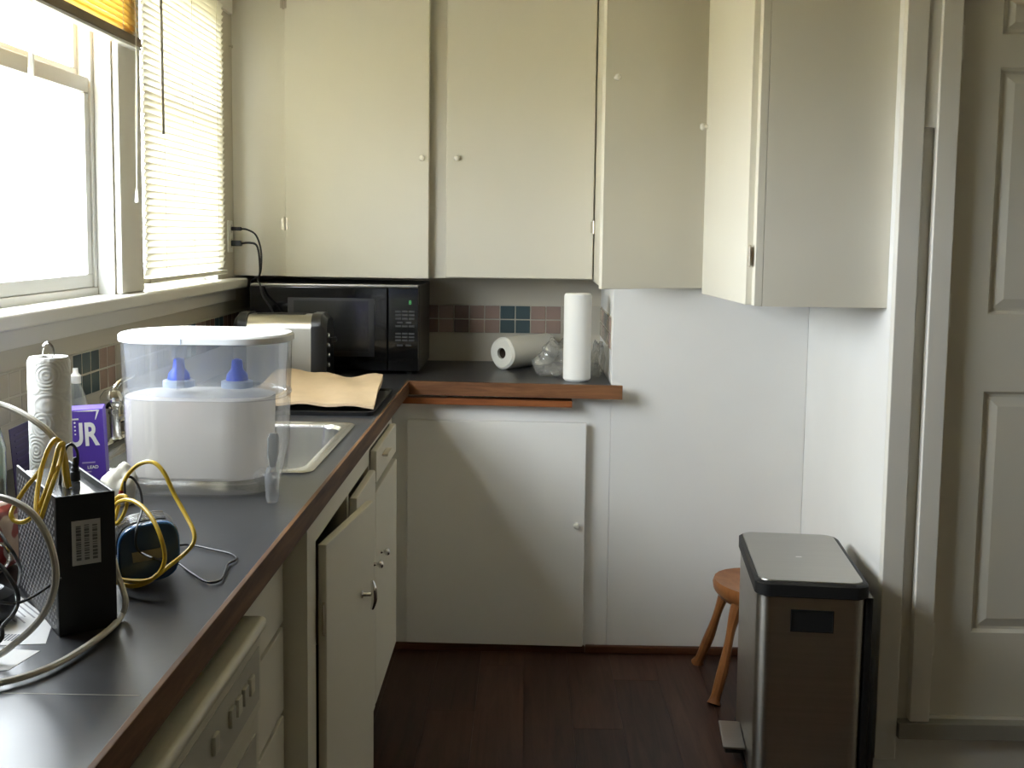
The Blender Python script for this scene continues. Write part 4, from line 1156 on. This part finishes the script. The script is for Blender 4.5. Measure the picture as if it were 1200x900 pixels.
# ------------------------------------------------------------------ trash can
tc_ = thing('trash_can', 'tall brushed steel step trash can with black lid rim', 'trash can', (0.762, 3.01, 0), math.radians(-5.2))
HX, HY, H = 0.144, 0.246, 0.585
obj('base', loft(NB(), [rrect(0, 0, HX - 0.012, HY - 0.012, 0.03, 0.0), rrect(0, 0, HX - 0.004, HY - 0.004, 0.035, 0.004), rrect(0, 0, HX - 0.004, HY - 0.004, 0.035, 0.028)]), BLACKM, tc_, local=True)
obj('body', loft(NB(), [rrect(0, 0, HX - 0.008, HY - 0.008, 0.035, 0.0285, 8), rrect(0, 0, HX - 0.006, HY - 0.006, 0.035, H - 0.032, 8)]), STEEL, tc_, local=True)
lid = obj('lid', loft(NB(), [rrect(0, 0, HX - 0.006, HY - 0.006, 0.034, H - 0.0318, 8), rrect(0, 0, HX, HY, 0.038, H - 0.028, 8), rrect(0, 0, HX, HY, 0.038, H + 0.002, 8), rrect(0, 0, HX - 0.008, HY - 0.008, 0.034, H + 0.008, 8)]), BLACKM, tc_, local=True)
obj('lid_plate', loft(NB(), [rrect(-0.002, 0, HX - 0.012, HY - 0.012, 0.032, H + 0.0082, 8), rrect(-0.002, 0, HX - 0.013, HY - 0.013, 0.032, H + 0.0105, 8), rrect(-0.002, 0, HX - 0.02, HY - 0.02, 0.026, H + 0.0115, 8)]), LIDSTEEL, lid, local=True)
obj('logo_mark', box(NB(), -0.012, 0.004, -0.02, -0.012, H + 0.0116, H + 0.0120), INKW, lid, local=True)
obj('hinge_spine', loft(NB(), [rrect(HX + 0.0, 0, 0.011, HY - 0.02, 0.008, 0.0), rrect(HX + 0.0, 0, 0.011, HY - 0.02, 0.008, H - 0.029)]), BLACKM, tc_, local=True)
hr = obj('grip_recess', box(NB(), -0.052, 0.052, -HY + 0.0045, -HY + 0.007, 0.468, 0.520, bev=0.001), BLACKM, tc_, local=True)
bm = NB()
for a4 in ((-0.054, 0.054, 0.520, 0.523), (-0.054, 0.054, 0.465, 0.468), (-0.054, -0.051, 0.468, 0.520), (0.051, 0.054, 0.468, 0.520)):
    box(bm, a4[0], a4[1], -HY + 0.0025, -HY + 0.006, a4[2], a4[3])
obj('grip_frame', bm, BLACK, hr, local=True)
pd = obj('pedal', box(NB(), -HX - 0.055, -HX + 0.006, -0.085, 0.085, 0.066, 0.074, bev=0.003), LIDSTEEL, tc_, local=True)
obj('pedal_arm', box(NB(), -HX - 0.045, -HX + 0.004, -0.03, 0.03, 0.03, 0.0655, bev=0.003), BLACKM, pd, local=True)

# ------------------------------------------------------------------ stool
st = thing('wooden_stool', 'low rustic wooden stool tucked behind the trash can', 'stool', (0.775, 3.53, 0))
bm = NB()
def seat_ring(s, z, dish=0.0):
    pts = []
    for k in range(28):
        a_ = 2 * PI * k / 28
        r_ = 0.150 * s * (1 + 0.04 * math.sin(3 * a_ + 0.4) + 0.03 * math.cos(2 * a_))
        pts.append(Vector((0.775 + r_ * math.cos(a_), 3.535 + 1.08 * r_ * math.sin(a_), z)))
    return pts
loft(bm, [seat_ring(0.62, 0.285), seat_ring(0.86, 0.298), seat_ring(0.98, 0.322), seat_ring(1.0, 0.344), seat_ring(0.97, 0.356), seat_ring(0.85, 0.354), seat_ring(0.4, 0.346)])
obj('seat', bm, STOOLW, st)
for fx, fy in ((0.606, 3.725), (0.606, 3.385), (0.93, 3.72), (0.93, 3.40)):
    tx, ty = 0.775 + (fx - 0.775) * 0.52, 3.535 + (fy - 3.535) * 0.52
    pts = [(tx, ty, 0.305), (tx + (fx - tx) * 0.25, ty + (fy - ty) * 0.2, 0.24), (tx + (fx - tx) * 0.55, ty + (fy - ty) * 0.55, 0.13), (tx + (fx - tx) * 0.9, ty + (fy - ty) * 0.88, 0.03), (fx, fy, 0.003)]
    obj('leg', tube(NB(), pts, lambda t: 0.021 - 0.006 * math.sin(PI * min(1, t * 1.1)) + 0.002 * math.sin(t * 14), 10), STOOLW, st)
